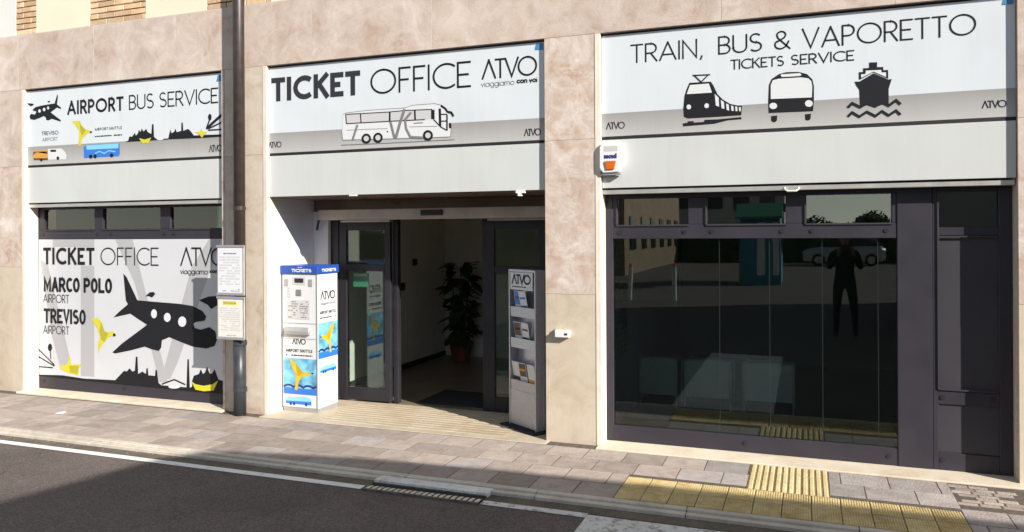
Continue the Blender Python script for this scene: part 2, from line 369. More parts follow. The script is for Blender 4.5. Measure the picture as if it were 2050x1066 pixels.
# ------------------------------------------------------------------ mesh helpers
class MB:
    def __init__(s, mat=None):
        s.v, s.f, s.mi, s.mats, s.T = [], [], [], [], mat
    def slot(s, key):
        if key not in s.mats: s.mats.append(key)
        return s.mats.index(key)
    def addv(s, p):
        p = Vector(p)
        if s.T: p = s.T @ p
        s.v.append(tuple(p)); return len(s.v) - 1
    def face(s, pts, key=None):
        ids = [s.addv(p) for p in pts]; s.f.append(ids); s.mi.append(s.slot(key) if key else 0)
    def box(s, x0, x1, y0, y1, z0, z1, key=None):
        i = [s.addv(p) for p in ((x0, y0, z0), (x1, y0, z0), (x1, y1, z0), (x0, y1, z0), (x0, y0, z1), (x1, y0, z1), (x1, y1, z1), (x0, y1, z1))]
        for q in ((3, 2, 1, 0), (4, 5, 6, 7), (0, 1, 5, 4), (1, 2, 6, 5), (2, 3, 7, 6), (3, 0, 4, 7)):
            s.f.append([i[k] for k in q]); s.mi.append(s.slot(key) if key else 0)
    def prism_x(s, prof, x0, x1, key=None):           # profile in (y,z)
        n = len(prof)
        a = [s.addv((x0, y, z)) for y, z in prof]; b = [s.addv((x1, y, z)) for y, z in prof]
        sl = s.slot(key) if key else 0
        for k in range(n):
            s.f.append([a[k], a[(k + 1) % n], b[(k + 1) % n], b[k]]); s.mi.append(sl)
        s.f.append(a[::-1]); s.mi.append(sl); s.f.append(b); s.mi.append(sl)
    def prism_z(s, prof, z0, z1, key=None):           # profile in (x,y)
        n = len(prof)
        a = [s.addv((x, y, z0)) for x, y in prof]; b = [s.addv((x, y, z1)) for x, y in prof]
        sl = s.slot(key) if key else 0
        for k in range(n):
            s.f.append([a[k], a[(k + 1) % n], b[(k + 1) % n], b[k]]); s.mi.append(sl)
        s.f.append(a[::-1]); s.mi.append(sl); s.f.append(b); s.mi.append(sl)
    def prism_y(s, prof, y0, y1, key=None):           # profile in (x,z)
        n = len(prof)
        a = [s.addv((x, y0, z)) for x, z in prof]; b = [s.addv((x, y1, z)) for x, z in prof]
        sl = s.slot(key) if key else 0
        for k in range(n):
            s.f.append([a[k], a[(k + 1) % n], b[(k + 1) % n], b[k]]); s.mi.append(sl)
        s.f.append(a[::-1]); s.mi.append(sl); s.f.append(b); s.mi.append(sl)
    def tube(s, pts, radii, n=12, key=None, cap=True):
        rings = []
        pts = [Vector(p) for p in pts]
        if not isinstance(radii, (list, tuple)): radii = [radii] * len(pts)
        for k, p in enumerate(pts):
            d = (pts[min(k + 1, len(pts) - 1)] - pts[max(k - 1, 0)]).normalized()
            a = d.cross(Vector((0, 0, 1)))
            if a.length < 1e-3: a = d.cross(Vector((1, 0, 0)))
            a.normalize(); b = d.cross(a)
            rings.append([s.addv(p + radii[k] * (math.cos(2 * math.pi * i / n) * a + math.sin(2 * math.pi * i / n) * b)) for i in range(n)])
        sl = s.slot(key) if key else 0
        for r0, r1 in zip(rings, rings[1:]):
            for i in range(n):
                s.f.append([r0[i], r0[(i + 1) % n], r1[(i + 1) % n], r1[i]]); s.mi.append(sl)
        if cap:
            s.f.append(rings[0][::-1]); s.mi.append(sl); s.f.append(rings[-1]); s.mi.append(sl)
    def poly_xz(s, pts, y, key=None):                 # flat print facing -Y
        tris = geometry.tessellate_polygon([[Vector((p[0], p[1], 0)) for p in pts]])
        ids = [s.addv((p[0], y, p[1])) for p in pts]
        sl = s.slot(key) if key else 0
        for t in tris:
            a, b, c = [Vector((pts[k][0], pts[k][1])) for k in t]
            if (b - a).cross(c - a) > 0: t = (t[0], t[1], t[2])
            else: t = (t[0], t[2], t[1])
            s.f.append([ids[k] for k in t]); s.mi.append(sl)
    def ribbon_xz(s, pts, w, y, key=None):
        pts = [Vector(p) for p in pts]
        L, Rr = [], []
        for k, p in enumerate(pts):
            if k == 0: d0 = d1 = (pts[1] - p).normalized()
            elif k == len(pts) - 1: d0 = d1 = (p - pts[k - 1]).normalized()
            else: d0 = (p - pts[k - 1]).normalized(); d1 = (pts[k + 1] - p).normalized()
            t = d0 + d1
            t = t.normalized() if t.length > 1e-4 else d0
            nrm = Vector((-t.y, t.x)); c = max(0.45, nrm.dot(Vector((-d0.y, d0.x))))
            L.append(p + nrm * (w / 2 / c)); Rr.append(p - nrm * (w / 2 / c))
        sl = s.slot(key) if key else 0
        li = [s.addv((p.x, y, p.y)) for p in L]; ri = [s.addv((p.x, y, p.y)) for p in Rr]
        for k in range(len(pts) - 1):
            s.f.append([ri[k], ri[k + 1], li[k + 1], li[k]]); s.mi.append(sl)
    def mesh(s, name, default=None, bevel=0.0, smooth=False):
        me = bpy.data.meshes.new(name)
        me.from_pydata(s.v, [], s.f)
        keys = s.mats if s.mats else [default]
        for k in keys: me.materials.append(M[k] if isinstance(k, str) else k)
        if s.mats: me.polygons.foreach_set('material_index', s.mi)
        if bevel:
            bm = bmesh.new(); bm.from_mesh(me)
            bmesh.ops.remove_doubles(bm, verts=bm.verts, dist=1e-6)
            bmesh.ops.bevel(bm, geom=bm.edges[:], offset=bevel, segments=1, affect='EDGES', profile=0.7)
            bm.to_mesh(me); bm.free()
        if smooth:
            me.polygons.foreach_set('use_smooth', [True] * len(me.polygons))
        me.update()
        return me
    def build(s, name, default=None, parent=None, bevel=0.0, smooth=False, label=None):
        o = bpy.data.objects.new(name, s.mesh(name, default, bevel, smooth))
        return attach(o, parent, label)

def world_loc(o):
    v = Vector((0, 0, 0))
    while o is not None:
        v = v + o.location; o = o.parent
    return v

def attach(o, parent=None, label=None):
    col.objects.link(o)
    if parent is not None:
        o.parent = parent
        o.matrix_parent_inverse = Matrix.Translation(-pw(parent))
    if label: o['label'] = label
    return o

PW = {}
def pw(o):                                             # world position of a parent (all parents are unrotated)
    return PW.get(o.name, Vector((0, 0, 0)))

def thing(name, label, cat, loc, group=None):
    o = bpy.data.objects.new(name, None)
    o.empty_display_size = 0.2
    col.objects.link(o); o.location = loc
    PW[o.name] = Vector(loc)
    return tag(o, label, cat, group)

def tag(o, label, cat, group=None):
    o['label'] = label; o['category'] = cat
    if group: o['group'] = group
    return o

def structure(o):
    o['kind'] = 'structure'; return o

def boxobj(name, key, parent, x0, x1, y0, y1, z0, z1, bevel=0.0, label=None):
    b = MB(); b.box(x0, x1, y0, y1, z0, z1)
    return b.build(name, key, parent, bevel, label=label)

def place(me, name, loc, parent=None, rot=None, label=None):   # shared mesh piece
    o = bpy.data.objects.new(name, me)
    col.objects.link(o)
    o.location = loc
    if rot: o.rotation_euler = rot
    if parent is not None:
        o.parent = parent; o.matrix_parent_inverse = Matrix.Translation(-pw(parent))
    if label: o['label'] = label
    return o

# ------------------------------------------------------------------ lettering: a geometric stroke alphabet
def arc(cx, cy, rx, ry, a0, a1, n=18):
    return [(cx + rx * math.cos(R(a0 + (a1 - a0) * i / n)), cy + ry * math.sin(R(a0 + (a1 - a0) * i / n))) for i in range(n + 1)]
GLYPH = {   # width, strokes in a unit-high box (caps 0..1)
 'A': (.74, [[(0, 0), (.37, 1)], [(.37, 1), (.74, 0)], [(.13, .3), (.61, .3)]]),
 'B': (.50, [[(0, 0), (0, 1)], [(0, 1), (.25, 1)] + arc(.25, .755, .22, .245, 90, -90) + [(0, .51)], [(.02, .51), (.25, .51)] + arc(.25, .255, .25, .255, 90, -90) + [(0, 0)]]),
 'C': (.78, [arc(.5, .5, .5, .5, 48, 312, 26)]),
 'E': (.46, [[(.46, 1), (0, 1), (0, 0), (.46, 0)], [(0, .5), (.42, .5)]]),
 'F': (.42, [[(.42, 1), (0, 1), (0, 0)], [(0, .5), (.38, .5)]]),
 'I': (.02, [[(0, 0), (0, 1)]]),
 'K': (.56, [[(0, 0), (0, 1)], [(.52, 1), (.02, .46)], [(.18, .6), (.56, 0)]]),
 'L': (.42, [[(0, 1), (0, 0), (.42, 0)]]),
 'M': (.78, [[(0, 0), (0, 1), (.39, .2), (.78, 1), (.78, 0)]]),
 'N': (.62, [[(0, 0), (0, 1), (.62, 0), (.62, 1)]]),
 'O': (1.0, [arc(.5, .5, .5, .5, 90, 452, 32)]),
 'P': (.50, [[(0, 0), (0, 1), (.24, 1)] + arc(.24, .73, .26, .27, 90, -90) + [(0, .46)]]),
 'R': (.52, [[(0, 0), (0, 1), (.24, 1)] + arc(.24, .73, .26, .27, 90, -90) + [(0, .46)], [(.24, .46), (.52, 0)]]),
 'S': (.50, [arc(.25, .755, .23, .245, 35, 270, 16) + arc(.25, .255, .25, .255, 90, -145, 16)]),
 'T': (.54, [[(0, 1), (.54, 1)], [(.27, 1), (.27, 0)]]),
 'U': (.60, [[(0, 1), (0, .3)] + arc(.3, .3, .3, .3, 180, 360) + [(.6, 1)]]),
 'V': (.72, [[(0, 1), (.36, 0), (.72, 1)]]),
 'H': (.58, [[(0, 0), (0, 1)], [(.58, 0), (.58, 1)], [(0, .5), (.58, .5)]]),
 '^': (.74, [[(0, 0), (.37, 1)], [(.37, 1), (.74, 0)]]),
 '&': (.66, [[(.66, 0), (.16, .62)] + arc(.3, .8, .19, .2, 205, -30, 16) + [(.42, .62), (.12, .42)] + arc(.26, .25, .24, .25, 130, 300, 16) + [(.5, .12), (.64, .44)]]),
 ',': (.12, [[(.1, .08), (.02, -.16)]]),
 'v': (.46, [[(0, .62), (.23, 0), (.46, .62)]]),
 'i': (.02, [[(0, 0), (0, .62)], [(0, .82), (0, .9)]]),
 'a': (.60, [arc(.3, .3, .3, .31, 0, 360, 20), [(.6, .62), (.6, 0)]]),
 'g': (.60, [arc(.3, .3, .3, .31, 0, 360, 20), [(.6, .62), (.6, -.12)] + arc(.34, -.12, .26, .16, 0, -150, 10)]),
 'o': (.62, [arc(.31, .3, .31, .31, 90, 452, 22)]),
 'm': (.78, [[(0, 0), (0, .62)], arc(.2, .42, .19, .19, 180, 0, 10) + [(.39, 0)], arc(.59, .42, .19, .19, 180, 0, 10) + [(.78, 0)]]),
 'c': (.50, [arc(.31, .3, .31, .31, 45, 315, 18)]),
 'n': (.44, [[(0, 0), (0, .62)], arc(.22, .4, .22, .21, 180, 0, 10) + [(.44, 0)]]),
 'e': (.58, [[(.02, .3), (.58, .3)], arc(.3, .3, .29, .31, 0, 315, 18)]),
 's': (.40, [arc(.2, .46, .18, .15, 35, 270, 10) + arc(.2, .155, .2, .155, 90, -145, 10)]),
 'd': (.60, [arc(.3, .3, .3, .31, 0, 360, 20), [(.6, 1), (.6, 0)]]),
 't': (.32, [[(.14, .88), (.14, 0)], [(0, .62), (.32, .62)]]),
 'r': (.30, [[(0, 0), (0, .62)], arc(.26, .36, .25, .25, 180, 70, 8)]),
}
NARROW = {'O': .52, 'C': .6, 'M': .8, 'A': .72, 'V': .75, 'N': .8}
def text_strokes(txt, gap, narrow=False):
    x, out = 0.0, []
    for ch in txt:
        if ch == ' ':
            x += 0.36; continue
        w, st = GLYPH[ch]
        k = NARROW.get(ch, 1.0) if narrow else 1.0
        for p in st: out.append([(x + a * k, b) for a, b in p])
        x += w * k + gap
    return out, x - gap

def lettering(name, txt, x0, x1, z0, z1, t, y, key, parent, gap=0.2, T=None, label=None, narrow=False):
    """stroke text filling the box x0..x1, z0..z1 on a plane facing -Y; t = stroke weight in metres"""
    st, w = text_strokes(txt, gap, narrow)
    b = MB(T)
    sx = (x1 - x0 - t) / w; sz = (z1 - z0 - t)
    for k, p in enumerate(st):
        pts = [(x0 + t / 2 + a * sx, z0 + t / 2 + c * sz) for a, c in p]
        for e, nb in ((0, 1), (-1, -2)):                 # run upright strokes out to the full letter height
            if p[e][1] in (0, 1):
                dx, dz = pts[e][0] - pts[nb][0], pts[e][1] - pts[nb][1]
                f_ = t / 2 / max(abs(dz), abs(dx)); pts[e] = (pts[e][0] + dx * f_, pts[e][1] + dz * f_)
        b.ribbon_xz(pts, t, y - 0.00012 * (k % 5), key)
    return b.build(name, key, parent, label=label)

def picture(name, key, parent, ybase, step=0.0007):
    b = MB()
    for k, e in enumerate(GRAPHICS[key]):
        y = ybase - step * (1 + e[2]) - 0.00004 * (k % 7)
        if e[0] == 'P': b.poly_xz(e[3], y, e[1])
        else: b.ribbon_xz(e[3], e[4] * (1.45 if key == 'coach_picture' else 1.0), y, e[1])
    return b.build(name, None, parent)

def scribble(name, x0, x1, z0, z1, rows, y, key, parent, T=None, seed=1, dens=0.7):
    """small print too fine to read: rows of word-length dashes"""
    rnd = random.Random(seed)
    b = MB(T)
    h = (z1 - z0) / rows
    for r in range(rows):
        x = x0
        z = z1 - (r + 0.5) * h
        while x < x1 - 0.004:
            w = min(x1 - x, rnd.uniform(0.012, 0.05))
            if rnd.random() < dens:
                b.poly_xz([(x, z - h * .22), (x + w, z - h * .22), (x + w, z + h * .22), (x, z + h * .22)], y, key)
            x += w + 0.006
    return b.build(name, key, parent)

# printed pictures, traced in metres on the plane of the sign they belong to (X, Z)
GRAPHICS = {
  'poster_bands': [
    ('P','band',0,[(-7.004,1.707),(-6.76,1.707),(-6.592,1.181),(-6.285,0.204),(-6.396,0.197),(-6.729,1.232)]),
    ('P','band',0,[(-5.96,1.415),(-5.735,1.704),(-5.578,1.704),(-6.151,0.418),(-6.251,0.24),(-6.373,0.233)]),
    ('P','band',0,[(-7.51,1.418),(-7.311,1.419),(-7.32,0.197),(-7.519,0.196)]),
    ('P','band',0,[(-8.133,1.486),(-8.011,1.413),(-7.678,0.373),(-7.817,0.237),(-7.965,0.654)]),
    ('P','band',0,[(-7.932,1.709),(-7.309,1.708),(-7.31,1.627),(-7.933,1.626)]),
  ],
  'poster_aeroplane': [
    ('P','ink',2,[(-6.89,1.338),(-6.844,1.3),(-6.695,1.056),(-6.457,1.045),(-6.125,1.033),(-5.952,1.016),(-5.824,0.968),(-5.772,0.911),(-5.793,0.868),(-5.91,0.85),(-5.943,0.829),(-5.922,0.787),(-5.847,0.773),(-5.73,0.803),(-5.657,0.763),(-5.632,0.68),(-5.668,0.612),(-5.774,0.582),(-5.934,0.591),(-6.106,0.634),(-6.26,0.679),(-6.36,0.641),(-6.371,0.562),(-6.405,0.526),(-6.495,0.539),(-6.596,0.564),(-6.78,0.517),(-7.013,0.47),(-7.053,0.48),(-6.918,0.581),(-6.561,0.798),(-6.685,0.855),(-6.795,0.909),(-7.034,0.861),(-6.951,0.926),(-6.827,1.009),(-6.857,1.052),(-6.879,1.247)]),
    ('P','ink',2,[(-5.866,1.077),(-5.739,1.118),(-5.561,1.132),(-5.426,1.135),(-5.447,1.096),(-5.561,1.068),(-5.708,0.989),(-5.75,1.03)]),
    ('P','ink',2,[(-6.586,1.098),(-6.524,1.144),(-6.468,1.149),(-6.446,1.129),(-6.491,1.088),(-6.536,1.104)]),
    ('P','white',3,[(-6.425,0.919),(-6.429,0.898),(-6.44,0.881),(-6.456,0.871),(-6.474,0.87),(-6.49,0.879),(-6.502,0.896),(-6.506,0.917),(-6.501,0.938),(-6.49,0.955),(-6.474,0.965),(-6.456,0.966),(-6.44,0.957),(-6.428,0.94)]),
    ('P','white',3,[(-6.238,0.887),(-6.243,0.866),(-6.256,0.849),(-6.275,0.839),(-6.295,0.838),(-6.314,0.847),(-6.327,0.863),(-6.331,0.884),(-6.326,0.905),(-6.313,0.922),(-6.295,0.932),(-6.274,0.933),(-6.255,0.924),(-6.243,0.908)]),
    ('P','white',3,[(-6.031,0.849),(-6.037,0.826),(-6.052,0.806),(-6.074,0.795),(-6.098,0.794),(-6.12,0.803),(-6.135,0.822),(-6.14,0.846),(-6.134,0.87),(-6.119,0.889),(-6.097,0.901),(-6.073,0.901),(-6.051,0.892),(-6.036,0.873)]),
  ],
  'poster_birds': [
    ('P','yellow',2,[(-7.356,0.838),(-7.272,0.848),(-7.212,0.81),(-7.165,0.704),(-7.106,0.689),(-7.058,0.717),(-7.007,0.671),(-7.047,0.655),(-7.106,0.644),(-7.166,0.588),(-7.226,0.522),(-7.255,0.463),(-7.262,0.539),(-7.23,0.648),(-7.273,0.736)]),
    ('P','yellow',2,[(-7.834,0.291),(-7.729,0.306),(-7.691,0.409),(-7.654,0.31),(-7.494,0.328),(-7.543,0.28),(-7.556,0.201),(-7.692,0.217),(-7.804,0.247)]),
    ('P','yellow2',3,[(-7.212,0.81),(-7.165,0.704),(-7.106,0.689),(-7.166,0.588),(-7.214,0.613),(-7.237,0.701)]),
    ('P','yellow2',3,[(-7.691,0.299),(-7.543,0.307),(-7.568,0.215),(-7.679,0.227)]),
    ('P','ink',3,[(-7.002,0.671),(-7.008,0.659),(-7.023,0.653),(-7.038,0.657),(-7.045,0.67),(-7.038,0.683),(-7.023,0.688),(-7.008,0.684)]),
  ],
  'poster_skyline': [
    ('P','ink',2,[(-8.2,0.172),(-7.792,0.187),(-7.471,0.17),(-7.015,0.18),(-6.932,0.252),(-6.886,0.29),(-6.851,0.283),(-6.809,0.321),(-6.77,0.288),(-6.735,0.299),(-6.72,0.449),(-6.697,0.45),(-6.689,0.266),(-6.632,0.296),(-6.58,0.273),(-6.573,0.334),(-6.555,0.335),(-6.548,0.261),(-6.456,0.259),(-6.449,0.324),(-6.431,0.325),(-6.418,0.247),(-6.407,0.187),(-6.374,0.167),(-6.285,0.152),(-6.034,0.154),(-6.019,0.459),(-6.001,0.46),(-5.99,0.162),(-5.958,0.181),(-5.958,0.241),(-5.936,0.293),(-5.871,0.314),(-5.845,0.366),(-5.818,0.317),(-5.79,0.336),(-5.765,0.396),(-5.733,0.331),(-5.702,0.324),(-5.67,0.376),(-5.639,0.311),(-5.618,0.27),(-5.494,0.253),(-5.495,0.128),(-8.2,0.163)]),
    ('P','yellow',3,[(-5.968,0.232),(-5.915,0.206),(-5.808,0.196),(-5.692,0.22),(-5.623,0.262),(-5.682,0.157),(-5.809,0.14),(-5.915,0.15)]),
    ('P','white',3,[(-6.12,0.166),(-6.128,0.157),(-6.149,0.149),(-6.18,0.144),(-6.214,0.141),(-6.245,0.143),(-6.267,0.148),(-6.274,0.156),(-6.266,0.165),(-6.245,0.173),(-6.214,0.178),(-6.18,0.18),(-6.149,0.179),(-6.128,0.174)]),
    ('S','ink',3,[(-6.363,0.178),(-6.197,0.237),(-6.048,0.193)],0.014),
    ('S','ink',2,[(-8.172,0.465),(-7.917,0.296)],0.013),
    ('S','ink',2,[(-8.173,0.381),(-7.917,0.283)],0.013),
    ('S','ink',2,[(-8.16,0.264),(-7.943,0.263)],0.013),
    ('S','ink',2,[(-7.982,0.487),(-7.973,0.358)],0.013),
    ('P','ink',3,[(-7.951,0.492),(-7.958,0.466),(-7.975,0.449),(-7.995,0.448),(-8.011,0.463),(-8.018,0.489),(-8.011,0.515),(-7.994,0.532),(-7.974,0.533),(-7.957,0.518)]),
  ],
  'airport_plane': [
    ('P','ink',2,[(-7.704,3.313),(-7.695,3.281),(-7.711,3.199),(-7.651,3.16),(-7.648,3.144),(-7.711,3.164),(-7.808,3.117),(-7.652,3.02),(-7.658,3.007),(-7.79,3.045),(-7.839,3.03),(-7.875,3.037),(-7.881,3.064),(-7.912,3.083),(-7.973,3.065),(-8.059,3.047),(-8.121,3.06),(-8.134,3.092),(-8.115,3.117),(-8.084,3.115),(-8.059,3.105),(-8.034,3.121),(-8.028,3.143),(-8.077,3.151),(-8.083,3.164),(-8.04,3.189),(-7.947,3.201),(-7.765,3.211),(-7.747,3.21)]),
    ('P','ink',2,[(-8.176,3.242),(-8.077,3.231),(-8.064,3.217),(-8.108,3.202),(-8.133,3.212)]),
    ('P','ink',2,[(-7.856,3.243),(-7.813,3.245),(-7.819,3.228),(-7.844,3.229)]),
    ('P','white',3,[(-7.955,3.141),(-7.959,3.129),(-7.97,3.123),(-7.983,3.124),(-7.993,3.131),(-7.997,3.143),(-7.993,3.154),(-7.982,3.161),(-7.97,3.16),(-7.959,3.152)]),
    ('P','white',3,[(-7.884,3.152),(-7.888,3.141),(-7.899,3.135),(-7.912,3.135),(-7.922,3.143),(-7.926,3.155),(-7.922,3.166),(-7.911,3.173),(-7.898,3.172),(-7.888,3.164)]),
    ('P','white',3,[(-7.827,3.167),(-7.83,3.157),(-7.839,3.151),(-7.849,3.152),(-7.858,3.159),(-7.861,3.169),(-7.858,3.178),(-7.849,3.184),(-7.839,3.183),(-7.83,3.177)]),
  ],
  'airport_bird': [
    ('P','yellow',2,[(-7.486,3.002),(-7.374,3.0),(-7.351,2.951),(-7.293,2.905),(-7.264,2.899),(-7.201,2.874),(-7.195,2.857),(-7.259,2.86),(-7.294,2.836),(-7.341,2.804),(-7.359,2.726),(-7.394,2.728),(-7.381,2.84),(-7.381,2.892),(-7.445,2.965)]),
    ('P','yellow2',3,[(-7.374,3.0),(-7.351,2.951),(-7.282,2.887),(-7.34,2.838),(-7.363,2.883)]),
    ('P','ink',3,[(-7.195,2.867),(-7.2,2.859),(-7.21,2.856),(-7.221,2.86),(-7.225,2.869),(-7.221,2.877),(-7.21,2.88),(-7.2,2.876)]),
  ],
  'airport_buses': [
    ('P','orange',2,[(-8.081,2.701),(-7.853,2.709),(-7.854,2.598),(-8.063,2.602),(-8.081,2.643)]),
    ('P','brown',3,[(-8.081,2.652),(-8.025,2.685),(-7.915,2.689),(-7.86,2.66),(-7.86,2.687),(-8.074,2.692)]),
    ('P','brown',3,[(-8.075,2.62),(-7.854,2.612),(-7.854,2.59),(-8.069,2.598)]),
    ('P','white',2,[(-7.851,2.713),(-7.648,2.711),(-7.601,2.676),(-7.571,2.64),(-7.578,2.588),(-7.848,2.594)]),
    ('P','ink',3,[(-7.811,2.703),(-7.726,2.699),(-7.727,2.677),(-7.811,2.678)]),
    ('P','ink',3,[(-7.678,2.605),(-7.682,2.594),(-7.693,2.587),(-7.706,2.588),(-7.717,2.595),(-7.721,2.606),(-7.717,2.618),(-7.706,2.624),(-7.693,2.624),(-7.682,2.616)]),
    ('P','ink',3,[(-7.93,2.594),(-7.934,2.585),(-7.945,2.58),(-7.959,2.58),(-7.97,2.586),(-7.974,2.596),(-7.97,2.605),(-7.959,2.61),(-7.945,2.61),(-7.934,2.604)]),
    ('P','blue',2,[(-7.318,2.707),(-7.283,2.732),(-6.805,2.731),(-6.801,2.617),(-6.818,2.592),(-7.313,2.591)]),
    ('P','sky',3,[(-7.283,2.727),(-6.817,2.728),(-6.823,2.677),(-7.272,2.68)]),
    ('P','ink',4,[(-7.189,2.603),(-7.194,2.59),(-7.207,2.582),(-7.223,2.583),(-7.235,2.592),(-7.24,2.605),(-7.235,2.618),(-7.222,2.626),(-7.207,2.625),(-7.194,2.616)]),
    ('P','ink',4,[(-7.126,2.603),(-7.131,2.59),(-7.144,2.582),(-7.159,2.583),(-7.172,2.592),(-7.177,2.605),(-7.172,2.618),(-7.159,2.626),(-7.143,2.625),(-7.131,2.616)]),
    ('P','ink',4,[(-6.891,2.604),(-6.896,2.591),(-6.909,2.584),(-6.924,2.584),(-6.936,2.593),(-6.941,2.606),(-6.936,2.619),(-6.924,2.626),(-6.908,2.626),(-6.896,2.617)]),
    ('S','sky',4,[(-7.157,2.632),(-7.088,2.655),(-7.02,2.63),(-6.952,2.657),(-6.862,2.641)],0.012),
  ],
  'airport_skyline': [
    ('P','ink',2,[(-6.726,2.737),(-6.684,2.751),(-6.667,2.796),(-6.633,2.788),(-6.591,2.83),(-6.579,2.798),(-6.549,2.822),(-6.537,2.86),(-6.516,2.833),(-6.496,2.87),(-6.474,2.837),(-6.436,2.863),(-6.417,2.828),(-6.367,2.806),(-6.358,2.907),(-6.337,2.906),(-6.332,2.773),(-6.294,2.748),(-6.14,2.749),(-6.132,2.788),(-6.112,2.838),(-6.1,2.799),(-6.06,2.816),(-6.048,2.847),(-6.031,2.808),(-5.972,2.818),(-5.968,2.902),(-5.951,2.901),(-5.945,2.816),(-5.885,2.834),(-5.854,2.812),(-5.807,2.762),(-5.683,2.762),(-5.456,2.757),(-5.457,2.733),(-5.698,2.732),(-6.14,2.738),(-6.368,2.737)]),
    ('P','yellow',3,[(-6.533,2.77),(-6.458,2.751),(-6.368,2.768),(-6.409,2.713),(-6.492,2.714)]),
    ('P','yellow',3,[(-5.791,2.796),(-5.729,2.799),(-5.71,2.835),(-5.698,2.798),(-5.636,2.788),(-5.675,2.766),(-5.706,2.733),(-5.737,2.769)]),
    ('P','white',3,[(-6.202,2.749),(-6.211,2.74),(-6.235,2.735),(-6.265,2.736),(-6.29,2.744),(-6.299,2.754),(-6.29,2.763),(-6.265,2.768),(-6.235,2.766),(-6.211,2.759)]),
    ('P','ink',2,[(-5.582,2.935),(-5.586,2.915),(-5.598,2.903),(-5.612,2.904),(-5.623,2.917),(-5.628,2.938),(-5.623,2.958),(-5.611,2.97),(-5.597,2.969),(-5.586,2.956)]),
    ('S','ink',3,[(-5.608,2.91),(-5.648,2.823)],0.017),
    ('S','ink',3,[(-5.455,2.952),(-5.648,2.823)],0.029),
    ('S','ink',3,[(-5.456,2.877),(-5.624,2.822)],0.015),
    ('S','ink',3,[(-5.456,2.806),(-5.624,2.807)],0.014),
  ],
  'coach_picture': [
    ('P','white',2,[(-4.044,2.873),(-4.019,2.884),(-3.792,2.895),(-3.388,2.894),(-3.314,2.913),(-3.09,2.914),(-3.025,2.895),(-2.973,2.839),(-2.948,2.791),(-2.929,2.708),(-2.936,2.61),(-3.092,2.611),(-4.049,2.633),(-4.056,2.713)]),
    ('P','pale',3,[(-4.012,2.871),(-3.388,2.87),(-3.116,2.863),(-3.104,2.777),(-4.009,2.784)]),
    ('S','ink',4,[(-4.012,2.871),(-3.793,2.868),(-3.557,2.866),(-3.388,2.87),(-3.116,2.863)],0.006),
    ('S','ink',4,[(-4.009,2.784),(-3.558,2.781),(-3.189,2.776)],0.006),
    ('S','ink',4,[(-4.015,2.874),(-4.007,2.781)],0.007),
    ('S','ink',4,[(-3.856,2.868),(-3.849,2.779)],0.008),
    ('S','ink',4,[(-3.547,2.867),(-3.548,2.778)],0.012),
    ('S','ink',4,[(-3.291,2.867),(-3.288,2.778)],0.012),
    ('S','ink',4,[(-3.11,2.859),(-3.11,2.776)],0.024),
    ('S','ink',4,[(-3.041,2.866),(-3.038,2.707)],0.016),
    ('S','ink',4,[(-3.032,2.814),(-2.967,2.81)],0.007),
    ('S','ink',4,[(-3.032,2.752),(-2.974,2.752)],0.007),
    ('S','ink',4,[(-2.97,2.804),(-2.971,2.667)],0.01),
    ('S','ink',4,[(-3.104,2.774),(-3.032,2.702),(-2.971,2.667)],0.007),
    ('S','ink',4,[(-3.031,2.893),(-2.986,2.861),(-2.967,2.833),(-2.929,2.825),(-2.906,2.789)],0.013),
    ('S','grey',5,[(-3.541,2.777),(-3.498,2.622)],0.016),
    ('S','grey',5,[(-3.487,2.621),(-3.443,2.754),(-3.395,2.883)],0.019),
    ('S','grey',5,[(-3.389,2.781),(-3.379,2.703),(-3.336,2.626),(-3.21,2.614)],0.015),
    ('S','grey',5,[(-3.395,2.781),(-3.328,2.849)],0.016),
    ('S','grey',5,[(-3.888,2.766),(-3.942,2.628)],0.015),
    ('S','grey',4,[(-4.044,2.873),(-4.019,2.884),(-3.792,2.895),(-3.388,2.894),(-3.314,2.913),(-3.09,2.914),(-3.025,2.895)],0.003),
    ('S','grey',4,[(-2.929,2.708),(-2.936,2.61),(-3.092,2.611),(-4.049,2.633),(-4.056,2.713)],0.003),
    ('S','grey',4,[(-4.005,2.723),(-3.572,2.716)],0.003),
    ('S','grey',4,[(-3.349,2.719),(-3.065,2.71)],0.003),
    ('S','ink',4,[(-3.572,2.695),(-3.572,2.681)],0.008),
    ('S','ink',4,[(-2.942,2.732),(-2.939,2.686)],0.016),
    ('S','grey',4,[(-4.064,2.587),(-3.628,2.583),(-2.898,2.583)],0.004),
    ('S','grey',4,[(-3.302,2.749),(-3.209,2.75)],0.006),
    ('P','ink',6,[(-3.744,2.632),(-3.747,2.616),(-3.756,2.602),(-3.769,2.593),(-3.786,2.588),(-3.803,2.589),(-3.819,2.595),(-3.833,2.606),(-3.842,2.62),(-3.844,2.637),(-3.841,2.653),(-3.832,2.666),(-3.819,2.676),(-3.802,2.681),(-3.785,2.68),(-3.769,2.674),(-3.755,2.662),(-3.747,2.648)]),
    ('P','pale',7,[(-3.766,2.633),(-3.769,2.622),(-3.777,2.614),(-3.788,2.609),(-3.8,2.61),(-3.811,2.615),(-3.819,2.624),(-3.822,2.636),(-3.819,2.647),(-3.811,2.655),(-3.8,2.659),(-3.788,2.659),(-3.777,2.653),(-3.769,2.644)]),
    ('P','ink',6,[(-3.621,2.634),(-3.624,2.618),(-3.632,2.604),(-3.646,2.595),(-3.662,2.59),(-3.679,2.591),(-3.695,2.597),(-3.709,2.608),(-3.717,2.623),(-3.72,2.639),(-3.717,2.654),(-3.708,2.668),(-3.695,2.678),(-3.679,2.683),(-3.661,2.682),(-3.645,2.675),(-3.632,2.664),(-3.623,2.65)]),
